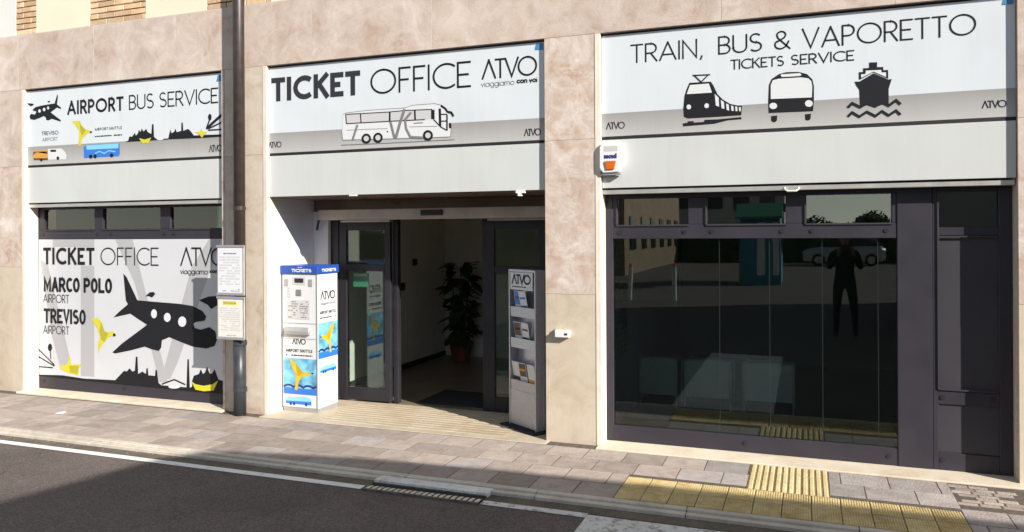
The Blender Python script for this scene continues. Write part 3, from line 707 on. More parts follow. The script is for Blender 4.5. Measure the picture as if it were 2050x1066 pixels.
    ('P','pale',7,[(-3.643,2.635),(-3.646,2.624),(-3.653,2.616),(-3.664,2.611),(-3.676,2.612),(-3.687,2.617),(-3.695,2.626),(-3.698,2.638),(-3.695,2.648),(-3.687,2.657),(-3.676,2.661),(-3.664,2.661),(-3.653,2.655),(-3.646,2.646)]),
    ('P','ink',6,[(-3.109,2.63),(-3.112,2.614),(-3.121,2.6),(-3.134,2.59),(-3.15,2.585),(-3.168,2.586),(-3.184,2.592),(-3.197,2.603),(-3.206,2.618),(-3.209,2.635),(-3.206,2.651),(-3.197,2.665),(-3.184,2.675),(-3.167,2.68),(-3.15,2.679),(-3.134,2.672),(-3.121,2.661),(-3.112,2.646)]),
    ('P','pale',7,[(-3.131,2.631),(-3.134,2.62),(-3.142,2.611),(-3.153,2.607),(-3.165,2.607),(-3.176,2.613),(-3.184,2.622),(-3.186,2.634),(-3.184,2.645),(-3.176,2.653),(-3.165,2.658),(-3.153,2.657),(-3.142,2.652),(-3.134,2.642)]),
  ],
  'train_pictogram': [
    ('P','ink',2,[(-0.851,2.936),(-0.687,2.933),(-0.668,2.905),(-0.636,2.831),(-0.595,2.786),(-0.54,2.749),(-0.485,2.733),(-0.451,2.729),(-0.458,2.656),(-0.651,2.654),(-0.867,2.654),(-0.896,2.67),(-0.9,2.728),(-0.89,2.834),(-0.875,2.881)]),
    ('P','ink',2,[(-0.905,2.617),(-0.867,2.62),(-0.867,2.631),(-0.82,2.631),(-0.82,2.619),(-0.74,2.62),(-0.735,2.636),(-0.632,2.634),(-0.458,2.642),(-0.456,2.625),(-0.559,2.622),(-0.66,2.601),(-0.901,2.593)]),
    ('P','white',3,[(-0.847,2.918),(-0.701,2.919),(-0.678,2.846),(-0.873,2.847)]),
    ('P','white',3,[(-0.839,2.744),(-0.841,2.735),(-0.846,2.729),(-0.853,2.726),(-0.861,2.726),(-0.868,2.73),(-0.873,2.737),(-0.875,2.746),(-0.873,2.754),(-0.868,2.761),(-0.861,2.764),(-0.853,2.763),(-0.846,2.759),(-0.841,2.752)]),
    ('P','white',3,[(-0.702,2.745),(-0.703,2.736),(-0.708,2.73),(-0.716,2.727),(-0.723,2.727),(-0.731,2.731),(-0.735,2.738),(-0.737,2.747),(-0.735,2.755),(-0.73,2.761),(-0.723,2.765),(-0.715,2.764),(-0.708,2.76),(-0.703,2.753)]),
    ('P','white',3,[(-0.657,2.835),(-0.627,2.802),(-0.624,2.732),(-0.649,2.743)]),
    ('P','white',3,[(-0.611,2.785),(-0.587,2.766),(-0.584,2.712),(-0.606,2.72)]),
    ('P','white',3,[(-0.571,2.754),(-0.551,2.743),(-0.548,2.697),(-0.567,2.704)]),
    ('P','white',3,[(-0.534,2.736),(-0.516,2.729),(-0.514,2.692),(-0.531,2.696)]),
    ('P','white',3,[(-0.503,2.727),(-0.487,2.723),(-0.486,2.689),(-0.501,2.691)]),
    ('P','white',3,[(-0.476,2.721),(-0.461,2.718),(-0.461,2.687),(-0.473,2.688)]),
    ('S','ink',2,[(-0.827,2.992),(-0.691,2.988)],0.01),
    ('S','ink',3,[(-0.813,2.991),(-0.76,2.935)],0.009),
    ('S','ink',4,[(-0.705,2.988),(-0.76,2.935)],0.009),
  ],
  'bus_pictogram': [
    ('P','ink',2,[(-0.256,2.661),(-0.258,2.754),(-0.252,2.875),(-0.233,2.92),(-0.18,2.953),(-0.127,2.964),(-0.04,2.959),(0.02,2.938),(0.058,2.894),(0.068,2.843),(0.068,2.751),(0.061,2.656)]),
    ('P','ink',2,[(-0.238,2.636),(-0.194,2.639),(-0.196,2.601),(-0.208,2.589),(-0.227,2.59),(-0.237,2.602)]),
    ('P','ink',2,[(0.004,2.636),(0.046,2.638),(0.044,2.602),(0.034,2.589),(0.015,2.589),(0.006,2.599)]),
    ('P','white',3,[(-0.24,2.767),(-0.24,2.874),(-0.224,2.91),(-0.18,2.918),(-0.023,2.916),(0.029,2.905),(0.05,2.881),(0.056,2.844),(0.053,2.76)]),
    ('P','white',3,[(-0.164,2.95),(-0.031,2.949),(-0.019,2.936),(-0.027,2.927),(-0.158,2.929),(-0.168,2.94)]),
    ('P','white',3,[(-0.194,2.711),(-0.197,2.701),(-0.205,2.693),(-0.216,2.689),(-0.229,2.69),(-0.24,2.695),(-0.248,2.704),(-0.25,2.715),(-0.248,2.725),(-0.24,2.733),(-0.228,2.737),(-0.216,2.736),(-0.204,2.731),(-0.197,2.722)]),
    ('P','white',3,[(0.059,2.713),(0.056,2.703),(0.049,2.694),(0.038,2.69),(0.026,2.691),(0.015,2.696),(0.007,2.706),(0.004,2.717),(0.007,2.728),(0.015,2.736),(0.026,2.741),(0.038,2.74),(0.049,2.734),(0.057,2.725)]),
  ],
  'ship_pictogram': [
    ('P','ink',2,[(0.348,2.857),(0.381,2.855),(0.475,2.909),(0.572,2.856),(0.596,2.858),(0.587,2.828),(0.575,2.789),(0.575,2.66),(0.53,2.676),(0.486,2.657),(0.429,2.678),(0.384,2.659),(0.38,2.794),(0.36,2.826)]),
    ('P','ink',2,[(0.447,2.99),(0.5,2.988),(0.499,2.952),(0.54,2.95),(0.541,2.926),(0.572,2.926),(0.573,2.862),(0.475,2.916),(0.379,2.866),(0.377,2.924),(0.407,2.924),(0.406,2.951),(0.447,2.95)]),
    ('P','white',3,[(0.393,2.881),(0.391,2.907),(0.422,2.907),(0.424,2.932),(0.526,2.929),(0.529,2.91),(0.558,2.909),(0.558,2.875),(0.475,2.921)]),
    ('S','ink',4,[(0.301,2.668),(0.331,2.698),(0.384,2.666),(0.429,2.692),(0.486,2.666),(0.531,2.694),(0.575,2.665),(0.623,2.701),(0.653,2.669)],0.02),
    ('S','ink',4,[(0.301,2.601),(0.33,2.63),(0.379,2.596),(0.429,2.629),(0.486,2.594),(0.53,2.627),(0.574,2.594),(0.622,2.626),(0.652,2.594)],0.019),
  ],
}

# ================================================================== THE SETTING
ROADZ = -0.04
b = MB(); b.face([(-300, -300, ROADZ), (300, -300, ROADZ), (300, 60, ROADZ), (-300, 60, ROADZ)])
road = structure(b.build('road', 'asphalt'))
# pavement bed, pavers, tactile tiles
b = MB(); b.box(-40, 40, -1.197, 0.3, ROADZ - 0.02, -0.0012)
pavement = structure(b.build('pavement', 'joint'))
PW_, PD = 0.31, 0.272
rows = [(-0.115 - i * PD, -0.115 - (i + 1) * PD) for i in range(4)]
gap = 0.008
paver_meshes = {}
def paver_mesh(w, d, key):
    kk = (round(w, 3), round(d, 3), key)
    if kk not in paver_meshes:
        q = MB(); q.box(-w / 2, w / 2, -d / 2, d / 2, -0.03, 0.0)
        paver_meshes[kk] = q.mesh('paver', key, 0.0008)
    return paver_meshes[kk]
rnd = random.Random(3)
TACT = (-1.196, 0.905, -0.72, -1.197)       # yellow strip
DIRT = (-0.385, 0.145, -0.115, -0.72)       # ribbed tiles running to the wall
COVER = (0.915, 1.56, -0.115, -0.66)
def clear_of(x0, x1, y0, y1):               # remaining x intervals of a paver after cutting out tiles
    segs = [(x0, x1)]
    for (a, c, t, u) in (TACT, DIRT, COVER):
        if y1 < t - 0.02 and y0 > u + 0.02 or (min(y0, t) - max(y1, u) > 0.1):
            n2 = []
            for s0, s1 in segs:
                if s1 <= a or s0 >= c: n2.append((s0, s1)); continue
                if s0 < a: n2.append((s0, a))
                if s1 > c: n2.append((c, s1))
            segs = n2
    return [s for s in segs if s[1] - s[0] > 0.04]
for ri, (ya, yb) in enumerate(rows):
    x = -10.3 + (0.155 if ri % 2 else 0.0) + rnd.uniform(-.03, .03)
    while x < 3.4:
        for (s0, s1) in clear_of(x, x + PW_, ya, yb):
            w = s1 - s0 - gap; d = (ya - yb) - gap
            key = 'paver_grey' if (s0 + rnd.uniform(-.9, .9)) > -0.9 or rnd.random() < 0.1 else 'paver'
            place(paver_mesh(w, d, key), 'paver', ((s0 + s1) / 2, (ya + yb) / 2, rnd.uniform(0.0, 0.0012)), pavement,
                  (rnd.uniform(-.003, .003), rnd.uniform(-.003, .003), rnd.uniform(-.008, .008)))
        x += PW_
# yellow tactile strip: two rows of ribbed tiles
def ribbed_tile(w, d, nrib, key, gkey):
    q = MB(); q.box(-w / 2, w / 2, -d / 2, d / 2, -0.03, 0.0, gkey)
    step = w / nrib
    for k in range(nrib):
        cx = -w / 2 + (k + 0.5) * step
        q.prism_y([(cx - step * .36, 0.0005), (cx + step * .36, 0.0005), (cx + step * .24, min(0.005, step * .2)), (cx - step * .24, min(0.005, step * .2))], -d / 2 + .003, d / 2 - .003, key)
    return q.mesh('tactile_tile', None)
n_t = 12; tw = (TACT[1] - TACT[0]) / n_t
td = (TACT[2] - TACT[3]) / 2
tile = ribbed_tile(tw - 0.006, td - 0.004, 11, 'yellow_tile', 'yellow_tile')
for i in range(n_t):
    for j in range(2):
        place(tile, 'tactile_tile', (TACT[0] + (i + .5) * tw, TACT[2] - (j + .5) * td, rnd.uniform(-.001, .002)), pavement, (rnd.uniform(-.006, .006), rnd.uniform(-.006, .006), 0))
tw2 = (DIRT[1] - DIRT[0]) / 3; td2 = (DIRT[2] - DIRT[3]) / 3
tile2 = ribbed_tile(tw2 - 0.003, td2 - 0.003, 4, 'pale_tile', 'rib_shadow')
for i in range(3):
    for j in range(3):
        place(tile2, 'guiding_tile', (DIRT[0] + (i + .5) * tw2, DIRT[2] - (j + .5) * td2, rnd.uniform(0, .002)), pavement)
# kerb
b = MB(); b.box(-40, 40, -1.33, -1.2, ROADZ - .03, ROADZ - .005)
kerb = structure(b.build('kerb', 'joint'))
prof = [(-1.201, -0.06), (-1.201, 0.001), (-1.247, 0.001), (-1.252, -0.003), (-1.253, -0.017), (-1.264, -0.018), (-1.267, -0.012), (-1.300, -0.014), (-1.305, -0.018), (-1.306, -0.06)]
x = -14.709
while x < 7:
    q = MB(); q.prism_x([(y, z + random.uniform(-.001, .001)) for y, z in prof], x + 0.003, x + 0.997)
    q.build('kerb_stone', 'kerbstone', kerb)
    x += 1.0
# road markings
q = MB(); q.face([(-60, -1.431, ROADZ + .002), (60, -1.431, ROADZ + .002), (60, -1.30, ROADZ + .002), (-60, -1.30, ROADZ + .002)])
M['gutter'] = mottled('gutter_dirt', [(0.075, 0.06, 0.05), (0.12, 0.10, 0.08), (0.16, 0.14, 0.10)], (3.0, 8.0), 0.9, 0.4, 0.0, 0.2, 0.5, 0.3)
structure(q.build('gutter', 'gutter'))
def marking(name, key, x0, x1, y0, y1, z=ROADZ + 0.004):
    q = MB(); q.face([(x0, y0, z), (x1, y0, z), (x1, y1, z), (x0, y1, z)])
    return structure(q.build(name, key))
marking('edge_line', 'line_paint', -60, -2.93, -1.508, -1.432)
marking('edge_line_worn', 'line_paint_worn', -2.02, -1.302, -1.508, -1.432)
marking('crossing_stripe', 'line_paint_worn', -1.30, -0.30, -5.2, -1.455)
# drain
g = thing('drain_grate', 'long slotted iron drain grate in the gutter beside the kerb', 'grate', (-2.465, -1.43, ROADZ))
boxobj('dark_pit_plate', 'pit', g, -2.90, -2.03, -1.505, -1.372, ROADZ + .002, ROADZ + .006)  # black plate on the road stands in for the unlit pit
q = MB(); q.box(-2.91, -2.03, -1.522, -1.505, ROADZ + .001, ROADZ + .014); q.box(-2.91, -2.03, -1.372, -1.364, ROADZ + .001, ROADZ + .014)
q.build('rim', 'iron', g)
q = MB(); q.prism_x([(-1.505, ROADZ + .004), (-1.505, ROADZ + .013), (-1.455, ROADZ + .013), (-1.42, ROADZ + .006)], -0.012, 0.012)
bar = q.mesh('bar', 'iron')
for i in range(20):
    place(bar, 'bar', (-2.88 + i * 0.0436, 0, 0), g, (0, 0, 0))
M['bar_iron'] = plain('pale_bar_iron', (0.62, 0.57, 0.46), 0.55, 0.0, grain=0.35, gscale=40)  # bars in a far paler tone than the rim
bar.materials[0] = M['bar_iron']
lt = boxobj('drain_lintel', 'concrete', None, -2.90, -2.02, -1.368, -1.262, ROADZ - .01, -0.008, 0.004)
tag(lt, 'pale worn concrete slab let into the kerb above the drain grate', 'slab')
# inspection cover at the right end of the pavement
cv = thing('inspection_cover', 'stone-filled inspection cover let into the pavement by the grey door', 'cover', (1.24, -0.39, 0))
boxobj('infill', 'joint', cv, COVER[0] + .016, COVER[1], COVER[3] + .016, COVER[2] - .004, -0.03, -0.004)
q = MB(); q.box(-.058, .058, -.028, .028, -.02, 0); sett = q.mesh('sett', 'paver', .003)
for i in range(5):
    for j in range(8):
        place(sett, 'sett', (COVER[0] + .085 + i * .124 - (.03 if j % 2 else 0), COVER[3] + .052 + j * .063, rnd.uniform(-.003, .001)), cv, (0, 0, rnd.uniform(-.05, .05)))
q = MB()
q.box(COVER[0], COVER[0] + .014, COVER[3], COVER[2], -.03, -.001); q.box(COVER[0] + .014, COVER[1], COVER[3], COVER[3] + .014, -.03, -.001)
q.build('rim', 'iron', cv)

# ================================================================== THE BUILDING
bld = thing('ticket_office_building', 'stone clad street front with three wide shop openings and brick above', 'building', (-3.4, 0.5, 0))
O1, O2, O3 = (-8.169, -5.43), (-4.885, -2.05), (-1.567, 1.373)
ZT, ZL = 3.39, 4.0                         # top of the openings, top of the stone band
XL, XR = -12.0, 4.6
pill = [(XL, O1[0]), (O1[1], O2[0]), (O2[1], O3[0]), (O3[1], XR)]
q = MB()
for a, c in pill: q.box(a + .002, c - .002, 0.031, 0.33, -0.05, ZT)
q.box(XL, XR, 0.032, 0.33, ZT + .001, ZL - .002)
q.build('wall', 'mortar', bld)
# stone slabs
def slab(x0, x1, z0, z1, key):
    g2 = 0.0009
    return boxobj('stone_slab', key, bld, x0 + g2, x1 - g2, random.uniform(-.0012, .0008), 0.03, z0 + g2, z1 - g2, 0.0012)
for a, c in ((XL, -10.3), (-10.3, -9.2), (-9.2, O1[0] - .05)):
    slab(a, c, -0.03, 1.40, 'cream_stone'); slab(a, c, 1.40, 2.53, 'rose_pillar'); slab(a, c, 2.53, ZT, 'rose')
slab(O1[1] + .035, O2[0] - .05, -0.03, 2.53, 'warm_pillar'); slab(O1[1] + .035, O2[0] - .05, 2.53, ZT, 'warm_pillar')
slab(O2[1], O3[0] - .045, -0.03, 1.24, 'cream_stone'); slab(O2[1], O3[0] - .045, 1.24, 2.526, 'rose_pillar'); slab(O2[1], O3[0] - .045, 2.526, ZT, 'rose_pillar')
for a, c in ((O3[1], 2.4), (2.4, 3.5), (3.5, XR)):
    slab(a, c, -0.03, 1.24, 'cream_stone'); slab(a, c, 1.24, 2.526, 'rose_pillar'); slab(a, c, 2.526, ZT, 'rose')
jx = [XL, -10.5, -9.4, -8.263, -7.128, -6.0, -5.14, -4.361, -3.1, -1.808, -0.6, 0.62, 1.8, 3.0, XR]
for a, c in zip(jx, jx[1:]): slab(a, c, ZT, ZL, 'rose')
# pale jamb stones lining the openings
for x0 in (O1[0], O2[0], O3[0]):
    boxobj('jamb_stone', 'jamb', bld, x0 - .046, x0, -0.004, 0.158, -0.02, ZT - .002, 0.002)
boxobj('jamb_stone', 'rose_pillar', bld, O1[1], O1[1] + .033, -0.003, 0.12, -0.02, ZT - .002, 0.002)
# sills
boxobj('sill', 'sill', bld, O1[0] - .06, O1[1] + .04, -0.075, 0.18, -0.03, 0.018, 0.003)
boxobj('sill', 'sill', bld, O3[0] - .03, O3[1] + .12, -0.108, 0.18, -0.03, 0.010, 0.003)
# storey above: brick between rendered strips
q = MB(); q.box(XL, XR, 0.06, 0.4, ZL, 7.0); q.build('upper_wall', 'mortar', bld)
q = MB(); q.box(XL, XR, 0.005, 0.06, ZL - .001, ZL + .008); q.build('ledge', 'mortar', bld)
panels = [(-10.2, -9.4, 'pale_plaster'), (-9.4, -8.316, 'pale_plaster'), (-7.995, -7.200, 'cream_plaster'), (-6.415, -5.622, 'cream_plaster'), (-4.84, -4.05, 'cream_plaster'), (-3.25, -2.45, 'cream_plaster'), (-1.65, -.85, 'cream_plaster'), (0, .8, 'cream_plaster')]
for a, c, k in panels: boxobj('rendered_strip', k, bld, a, c, 0.012, 0.062, ZL + .009, 7.0)
bricks = {}
def brick_mesh(w):
    k = round(w, 3)
    if k not in bricks:
        z = MB(); z.box(-w / 2, w / 2, -.03, .03, -.026, .026); bricks[k] = z.mesh('brick', 'brick', 0.003)
    return bricks[k]
for a, c in ((-8.314, -7.997), (-7.198, -6.417), (-5.620, -4.842)):
    for r in range(9):
        z = ZL + .009 + .028 + r * .062
        x = a - (0.12 if r % 2 else 0.0)
        while x < c:
            s0, s1 = max(a, x), min(c, x + .24)
            if s1 - s0 > .03:
                place(brick_mesh(s1 - s0 - .009), 'brick', ((s0 + s1) / 2, .045 + rnd.uniform(-.003, .003), z), bld)
            x += .24
# shutter housings, grey fascia panels, shutter bottom rails
q = MB()
for a, c in (O1, O2, O3): q.box(a - .04, c + .04, 0.075, 0.33, 2.125, ZT + .01)
q.build('shutter_housing', 'black_gap', bld)
for a, c in (O1, O2, O3):
    pl = boxobj('fascia_panel', 'grey_panel', bld, a + .004, c - .002, 0.034, 0.07, 2.118, 2.514, 0.002)
    boxobj('shadow_gap', 'black_gap', bld, a + .004, c - .002, 0.036, 0.07, 2.515, 2.539)
for a, c in (O1, O3):
    boxobj('shutter_rail', 'alu', bld, a + .006, c - .006, 0.05, 0.085, 2.068, 2.104, 0.003)
q = MB(); hx = -0.093
q.tube([(hx - .05, .05, 2.085), (hx - .05, .02, 2.075), (hx - .03, .012, 2.06), (hx + .03, .012, 2.06), (hx + .05, .02, 2.075), (hx + .05, .05, 2.085)], .008, 6)
q.build('shutter_handle', 'white_plastic', bld)
q = MB(); q.box(-2.32, -2.24, .02, .06, 2.095, 2.117); q.box(-2.30, -2.27, .015, .055, 2.07, 2.095); q.build('shutter_catch', 'white_plastic', bld)
q = MB(); q.box(-3.98, -3.9, .025, .06, 2.106, 2.117); q.build('shutter_catch', 'white_plastic', bld)

# -------------------------------------------------------------- shop windows (frames with panes)
FY, FB = 0.16, 0.22
def window_frame(parts, name, label):
    z = MB()
    for p in parts: z.box(p[0], p[1], FY + (p[4] if len(p) > 4 else 0), FB, p[2], p[3])
    return z.build(name, 'frame', bld, 0.003, label=label)
def pane(parent, x0, x1, z0, z1, key, y=FY + 0.03):
    return boxobj('pane', key, parent, x0 + .001, x1 - .001, y, y + .008, z0 + .001, z1 - .001)
def bolts(parent, pts, y=FY):
    z = MB(); z.tube([(0, 0, 0), (0, -.006, 0)], .017, 8); me = z.mesh('bolt', 'bolt')
    for px, pz in pts: place(me, 'bolt', (px, y, pz), parent)
# right hand window
w3 = window_frame([(O3[0], -1.508, .011, 2.12), (-1.508, .638, .011, .14, .002), (-1.508, .638, 1.70, 1.815, .002), (-1.508, .638, 2.032, 2.12, .003),
                   (-1.508, -1.467, 1.815, 2.032, .004), (-.884, -.737, 1.815, 2.032, .004), (-.140, .010, 1.815, 2.032, .004), (.602, .638, 1.815, 2.032, .004),
                   (.638, .868, .011, 2.12, -.004)], 'shop_window', 'charcoal window frame with three small panes over one wide glass')
for a, c in ((-1.467, -.884), (-.737, -.140), (.010, .602)): pane(w3, a, c, 1.815, 2.032, 'glass_top')
cuts = [-1.508, -.644, -.262, .122, .51, .638]
for a, c in zip(cuts, cuts[1:]): pane(w3, a + .002, c - .002, .14, 1.70, 'glass_dark')
for c in cuts[1:-1]: boxobj('glass_joint', 'glass_edge', w3, c - .0014, c + .0014, FY + .029, FY + .04, .141, 1.699)
for a, c in ((-1.467, -.884), (-.737, -.140), (.010, .602)):
    z = MB(); z.box(a - .006, c + .006, FY - .008, FY + .002, 1.803, 1.813); z.box(a - .012, a - .002, FY - .008, FY + .002, 1.813, 2.02)
    z.build('glazing_bead', 'frame_panel', w3)
bolts(w3, [(-1.45, 1.752), (-.916, 1.757), (-.70, 1.757), (-.17, 1.757), (.05, 1.757), (.565, 1.757), (-.45, .085), (.577, .08)], FY + .002)
# grey door beside it
d3 = window_frame([(.870, .905, .011, 2.12, .002), (1.29, O3[1], .011, 2.12, .002), (.905, 1.29, 2.032, 2.12, .003), (.905, 1.29, 1.717, 1.777, .003), (.905, 1.29, .49, .59, .003), (.905, 1.29, .011, .14, .003)], 'panel_door', 'charcoal panelled door beside the wide shop window')
for z0, z1 in ((1.777, 2.032),): pane(d3, .905, 1.29, z0, z1, 'glass_dark')
for z0, z1 in ((.59, 1.717), (.14, .49)): boxobj('door_panel', 'frame_panel', d3, .9055, 1.2895, FY + .016, FB - .004, z0 + .001, z1 - .001)
bolts(d3, [(.93, .54), (.93, .085), (1.25, .54), (1.25, .085)], FY + .003)
z = MB(); z.box(.9, .912, FY - .008, FY + .002, .60, 2.02); z.box(.912, 1.28, FY - .008, FY + .002, .594, .604); z.box(.912, 1.28, FY - .008, FY + .002, 1.705, 1.714); z.build('glazing_bead', 'frame_panel', d3)
# left hand window
w1 = window_frame([(-8.23, -8.157, .019, 2.12), (-8.157, -5.40, .019, .168, .002), (-8.157, -5.40, 1.711, 1.82, .002), (-8.157, -5.40, 2.046, 2.12, .003),
                   (-8.157, -8.08, 1.82, 2.046, .004), (-7.32, -7.196, 1.82, 2.046, .004), (-6.387, -6.25, 1.82, 2.046, .004), (-5.56, -5.40, 1.82, 2.046, .004)], 'shop_window', 'charcoal window frame with three small panes over the printed airport poster')
for a, c in ((-8.08, -7.32), (-7.196, -6.387), (-6.25, -5.56)): pane(w1, a, c, 1.82, 2.046, 'glass_dark')
pane(w1, -8.157, -5.40, .168, 1.711, 'glass_dark')
bolts(w1, [(-8.10, 1.765), (-7.27, 1.765), (-7.08, 1.765), (-6.33, 1.765), (-6.2, 1.765), (-6.9, .095), (-8.1, .1)], FY + .002)
for a, c in ((-8.08, -7.32), (-7.196, -6.387), (-6.25, -5.56)):
    z = MB(); z.box(a - .006, c + .006, FY - .008, FY + .002, 1.808, 1.818); z.build('glazing_bead', 'frame_panel', w1)

# -------------------------------------------------------------- entrance recess
q = MB(); q.box(O2[0] - .12, O2[0], .16, 3.9, -.02, 2.7); q.build('recess_wall', 'plaster', bld)
q = MB(); q.box(O2[1], O2[1] + .12, .33, 1.1, -.02, 2.7); q.build('recess_wall', 'plaster', bld)
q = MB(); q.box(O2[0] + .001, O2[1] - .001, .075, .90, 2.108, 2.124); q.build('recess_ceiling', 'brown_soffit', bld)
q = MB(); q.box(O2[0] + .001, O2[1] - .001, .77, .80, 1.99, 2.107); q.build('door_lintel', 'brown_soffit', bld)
q = MB(); q.box(O2[0] + .001, -4.70, .752, .80, 0, 1.99); q.build('recess_wall', 'plaster', bld)
hd = boxobj('door_header', 'header', bld, -4.72, O2[1] - .002, .60, .748, 1.897, 2.003, 0.004)
boxobj('motion_sensor', 'bolt', hd, -3.53, -3.29, .585, .60, 1.93, 1.985, 0.006)
q = MB(); q.tube([(-4.735, .64, 1.90), (-4.76, .66, 1.86), (-4.80, .70, 1.80)], .013, 8); q.build('cable', 'bolt', hd)
# threshold and ribbed floor strips
fl = boxobj('threshold', 'threshold', bld, O2[0] - .03, O2[1] + .03, -.105, .82, -.03, .004, 0.003)
ys = [-.02, .13, .28, .43, .58, .73]
for k, (a, c) in enumerate(zip(ys, ys[1:])):
    xs = [-4.30, -3.83, -3.36, -2.89, -2.42]
    for x0, x1 in zip(xs, xs[1:]):
        z = MB()
        for j in range(2):
            y0 = a + .004 + j * .075
            z.prism_x([(y0, .0045), (y0 + .058, .0045), (y0 + .046, .0095), (y0 + .010, .0095)], x0 + .002, x1 - .002)
        z.build('floor_strip', 'threshold', fl)
q = MB(); q.box(-4.30, -2.42, -.016, .729, .0041, .0047); q.build('floor_groove', 'rib_shadow', fl)  # flat sheet painting shade into the gaps between strips
# sliding doors
def leaf(x0, x1, z0, z1, y, label, jamb):
    z = MB()
    s = .088
    z.box(x0, x0 + s, y, y + .045, z0, z1); z.box(x1 - s * .75, x1, y, y + .045, z0, z1)
    z.box(x0 + s, x1 - s * .75, y + .001, y + .044, z1 - .085, z1); z.box(x0 + s, x1 - s * .75, y + .001, y + .044, z0, z0 + .13)
    z.box(x0 + s, x1 - s * .75, y + .001, y + .044, 1.365, 1.435)
    o = z.build('sliding_door', 'frame_dark', bld, 0.003, label=label)
    pane(o, x0 + s, x1 - s * .75, 1.435, z1 - .085, 'glass', y + .02); pane(o, x0 + s, x1 - s * .75, z0 + .13, 1.365, 'glass', y + .02)
    boxobj('top_rail', 'alu', o, x0 + .02, x1, y - .006, y + .04, z1 + .001, z1 + .018)
    return o
dl = leaf(-4.60, -3.99, .022, 1.875, .805, 'black framed sliding glass door standing open behind the ticket machine', 0)
dr = leaf(-2.925, -2.315, .022, 1.875, .805, 'black framed sliding glass door standing open behind the brochure rack', 0)
q = MB(); q.box(-4.70, -4.605, .80, .86, .005, 1.99); q.box(-3.985, -3.93, .855, .92, .005, 1.99); q.box(-2.985, -2.93, .855, .92, .005, 1.99); q.box(-2.31, -2.05, .80, .86, .005, 1.99)
q.build('door_post', 'frame_dark', bld, 0.003)
z = MB(); z.box(-4.44, -4.26, .8215, .8235, 1.20, 1.345, 'green'); z.box(-4.43, -4.27, .8205, .8212, 1.31, 1.335, 'grey'); st = z.build('door_sticker', None, dl)
# entrance hall
q = MB()
q.box(-5.3, -1.75, .83, 4.3, -.05, .0); q.build('hall_floor', 'tile_floor', bld)
q = MB(); q.box(-5.3, -1.75, 3.95, 4.1, 0.001, 2.7); q.build('hall_wall', 'plaster_in', bld)
q = MB(); q.box(-4.884, -4.872, .87, 3.949, .001, 2.69); q.build('hall_wall', 'plaster_in', bld)
q = MB(); q.box(-1.95, -1.75, 1.1, 3.94, .001, 2.69); q.build('hall_wall', 'plaster_in', bld)
q = MB(); q.box(-5.3, -1.75, .8, 4.1, 2.7, 2.8); q.build('hall_ceiling', 'plaster_in', bld)
q = MB(); q.box(O2[0], O2[1] + .1, .81, .92, 1.992, 2.699); q.build('hall_wall', 'plaster_in', bld)
q = MB(); q.box(-4.871, -4.86, 1.1, 3.94, .001, .07); q.build('skirting', 'frame', bld)
boxobj('wall_switch', 'bolt', bld, -4.8715, -4.845, 2.95, 3.05, 1.33, 1.42, .004)
boxobj('wall_switch', 'bolt', bld, -4.8715, -4.85, 2.62, 2.72, 1.02, 1.12, .004)
# right hand room
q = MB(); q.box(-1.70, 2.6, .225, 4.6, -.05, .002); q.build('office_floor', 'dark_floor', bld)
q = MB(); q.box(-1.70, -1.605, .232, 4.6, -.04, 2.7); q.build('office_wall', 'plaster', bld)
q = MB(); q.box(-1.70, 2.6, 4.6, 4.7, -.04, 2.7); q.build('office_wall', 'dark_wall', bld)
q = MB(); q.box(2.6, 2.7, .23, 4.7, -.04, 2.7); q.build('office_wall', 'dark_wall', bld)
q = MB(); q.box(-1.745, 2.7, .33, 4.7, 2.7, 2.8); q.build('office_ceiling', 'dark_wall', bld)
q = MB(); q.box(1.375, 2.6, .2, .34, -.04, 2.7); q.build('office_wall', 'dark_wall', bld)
# left hand room (seen only through the small panes)
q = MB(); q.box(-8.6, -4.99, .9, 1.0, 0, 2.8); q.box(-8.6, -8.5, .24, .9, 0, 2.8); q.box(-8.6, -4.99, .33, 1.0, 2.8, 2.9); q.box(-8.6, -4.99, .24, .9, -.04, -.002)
q.build('blackout_wall', 'window_dark', bld)  # walls coloured near black so the room behind the panes reads unlit

# ================================================================== SIGNS
SG = 0.0335
def sign(label, op, stripe, loc):
    s = thing('shop_sign', label, 'sign', loc, 'printed fascia signs over the shop openings')
    bd = boxobj('sign_board', 'white_panel', s, op[0] + .004, op[1] - .002, SG, .07, 2.541, 3.372, 0.0015)
    z = MB(); z.poly_xz([(op[0] + .006, 2.543), (op[1] - .004, 2.543), (op[1] - .004, stripe[1]), (op[0] + .006, stripe[0])], SG - .0006)
    z.build('grey_band', 'stripe', s)
    return s
s2 = sign('white fascia sign reading TICKET OFFICE with a coach drawing over the entrance', O2, (2.737, 2.728), (-3.47, .05, 2.54))
yl = SG - .0016
lettering('lettering', 'TICKET', -4.855, -3.857, 3.043, 3.272, .050, yl, 'ink_soft', s2, .34)
lettering('lettering', 'OFFICE', -3.750, -2.738, 3.036, 3.268, .019, yl, 'ink', s2, .17)
def logo(parent, x0, x1, z0, z1, t, y, key='ink', T=None):
    return lettering('logo', '^TVO', x0, x1, z0, z1, t, y, key, parent, .03, T)
logo(s2, -2.635, -2.124, 3.094, 3.266, .017, yl)
lettering('tagline', 'viaggiamo', -2.643, -2.330, 3.028, 3.082, .005, yl, 'grey', s2, .14)
lettering('tagline', 'con voi', -2.312, -2.122, 3.036, 3.082, .011, yl, 'ink', s2, .16)
logo(s2, -4.894, -4.740, 2.594, 2.653, .009, yl); logo(s2, -2.246, -2.094, 2.580, 2.642, .009, yl)
picture('coach_picture', 'coach_picture', s2, SG)
z = MB(); z.poly_xz([(-2.143, 3.31), (-2.067, 3.305), (-2.07, 3.362), (-2.13, 3.366)], SG - .003); z.build('tape_patch', 'tape', s2)
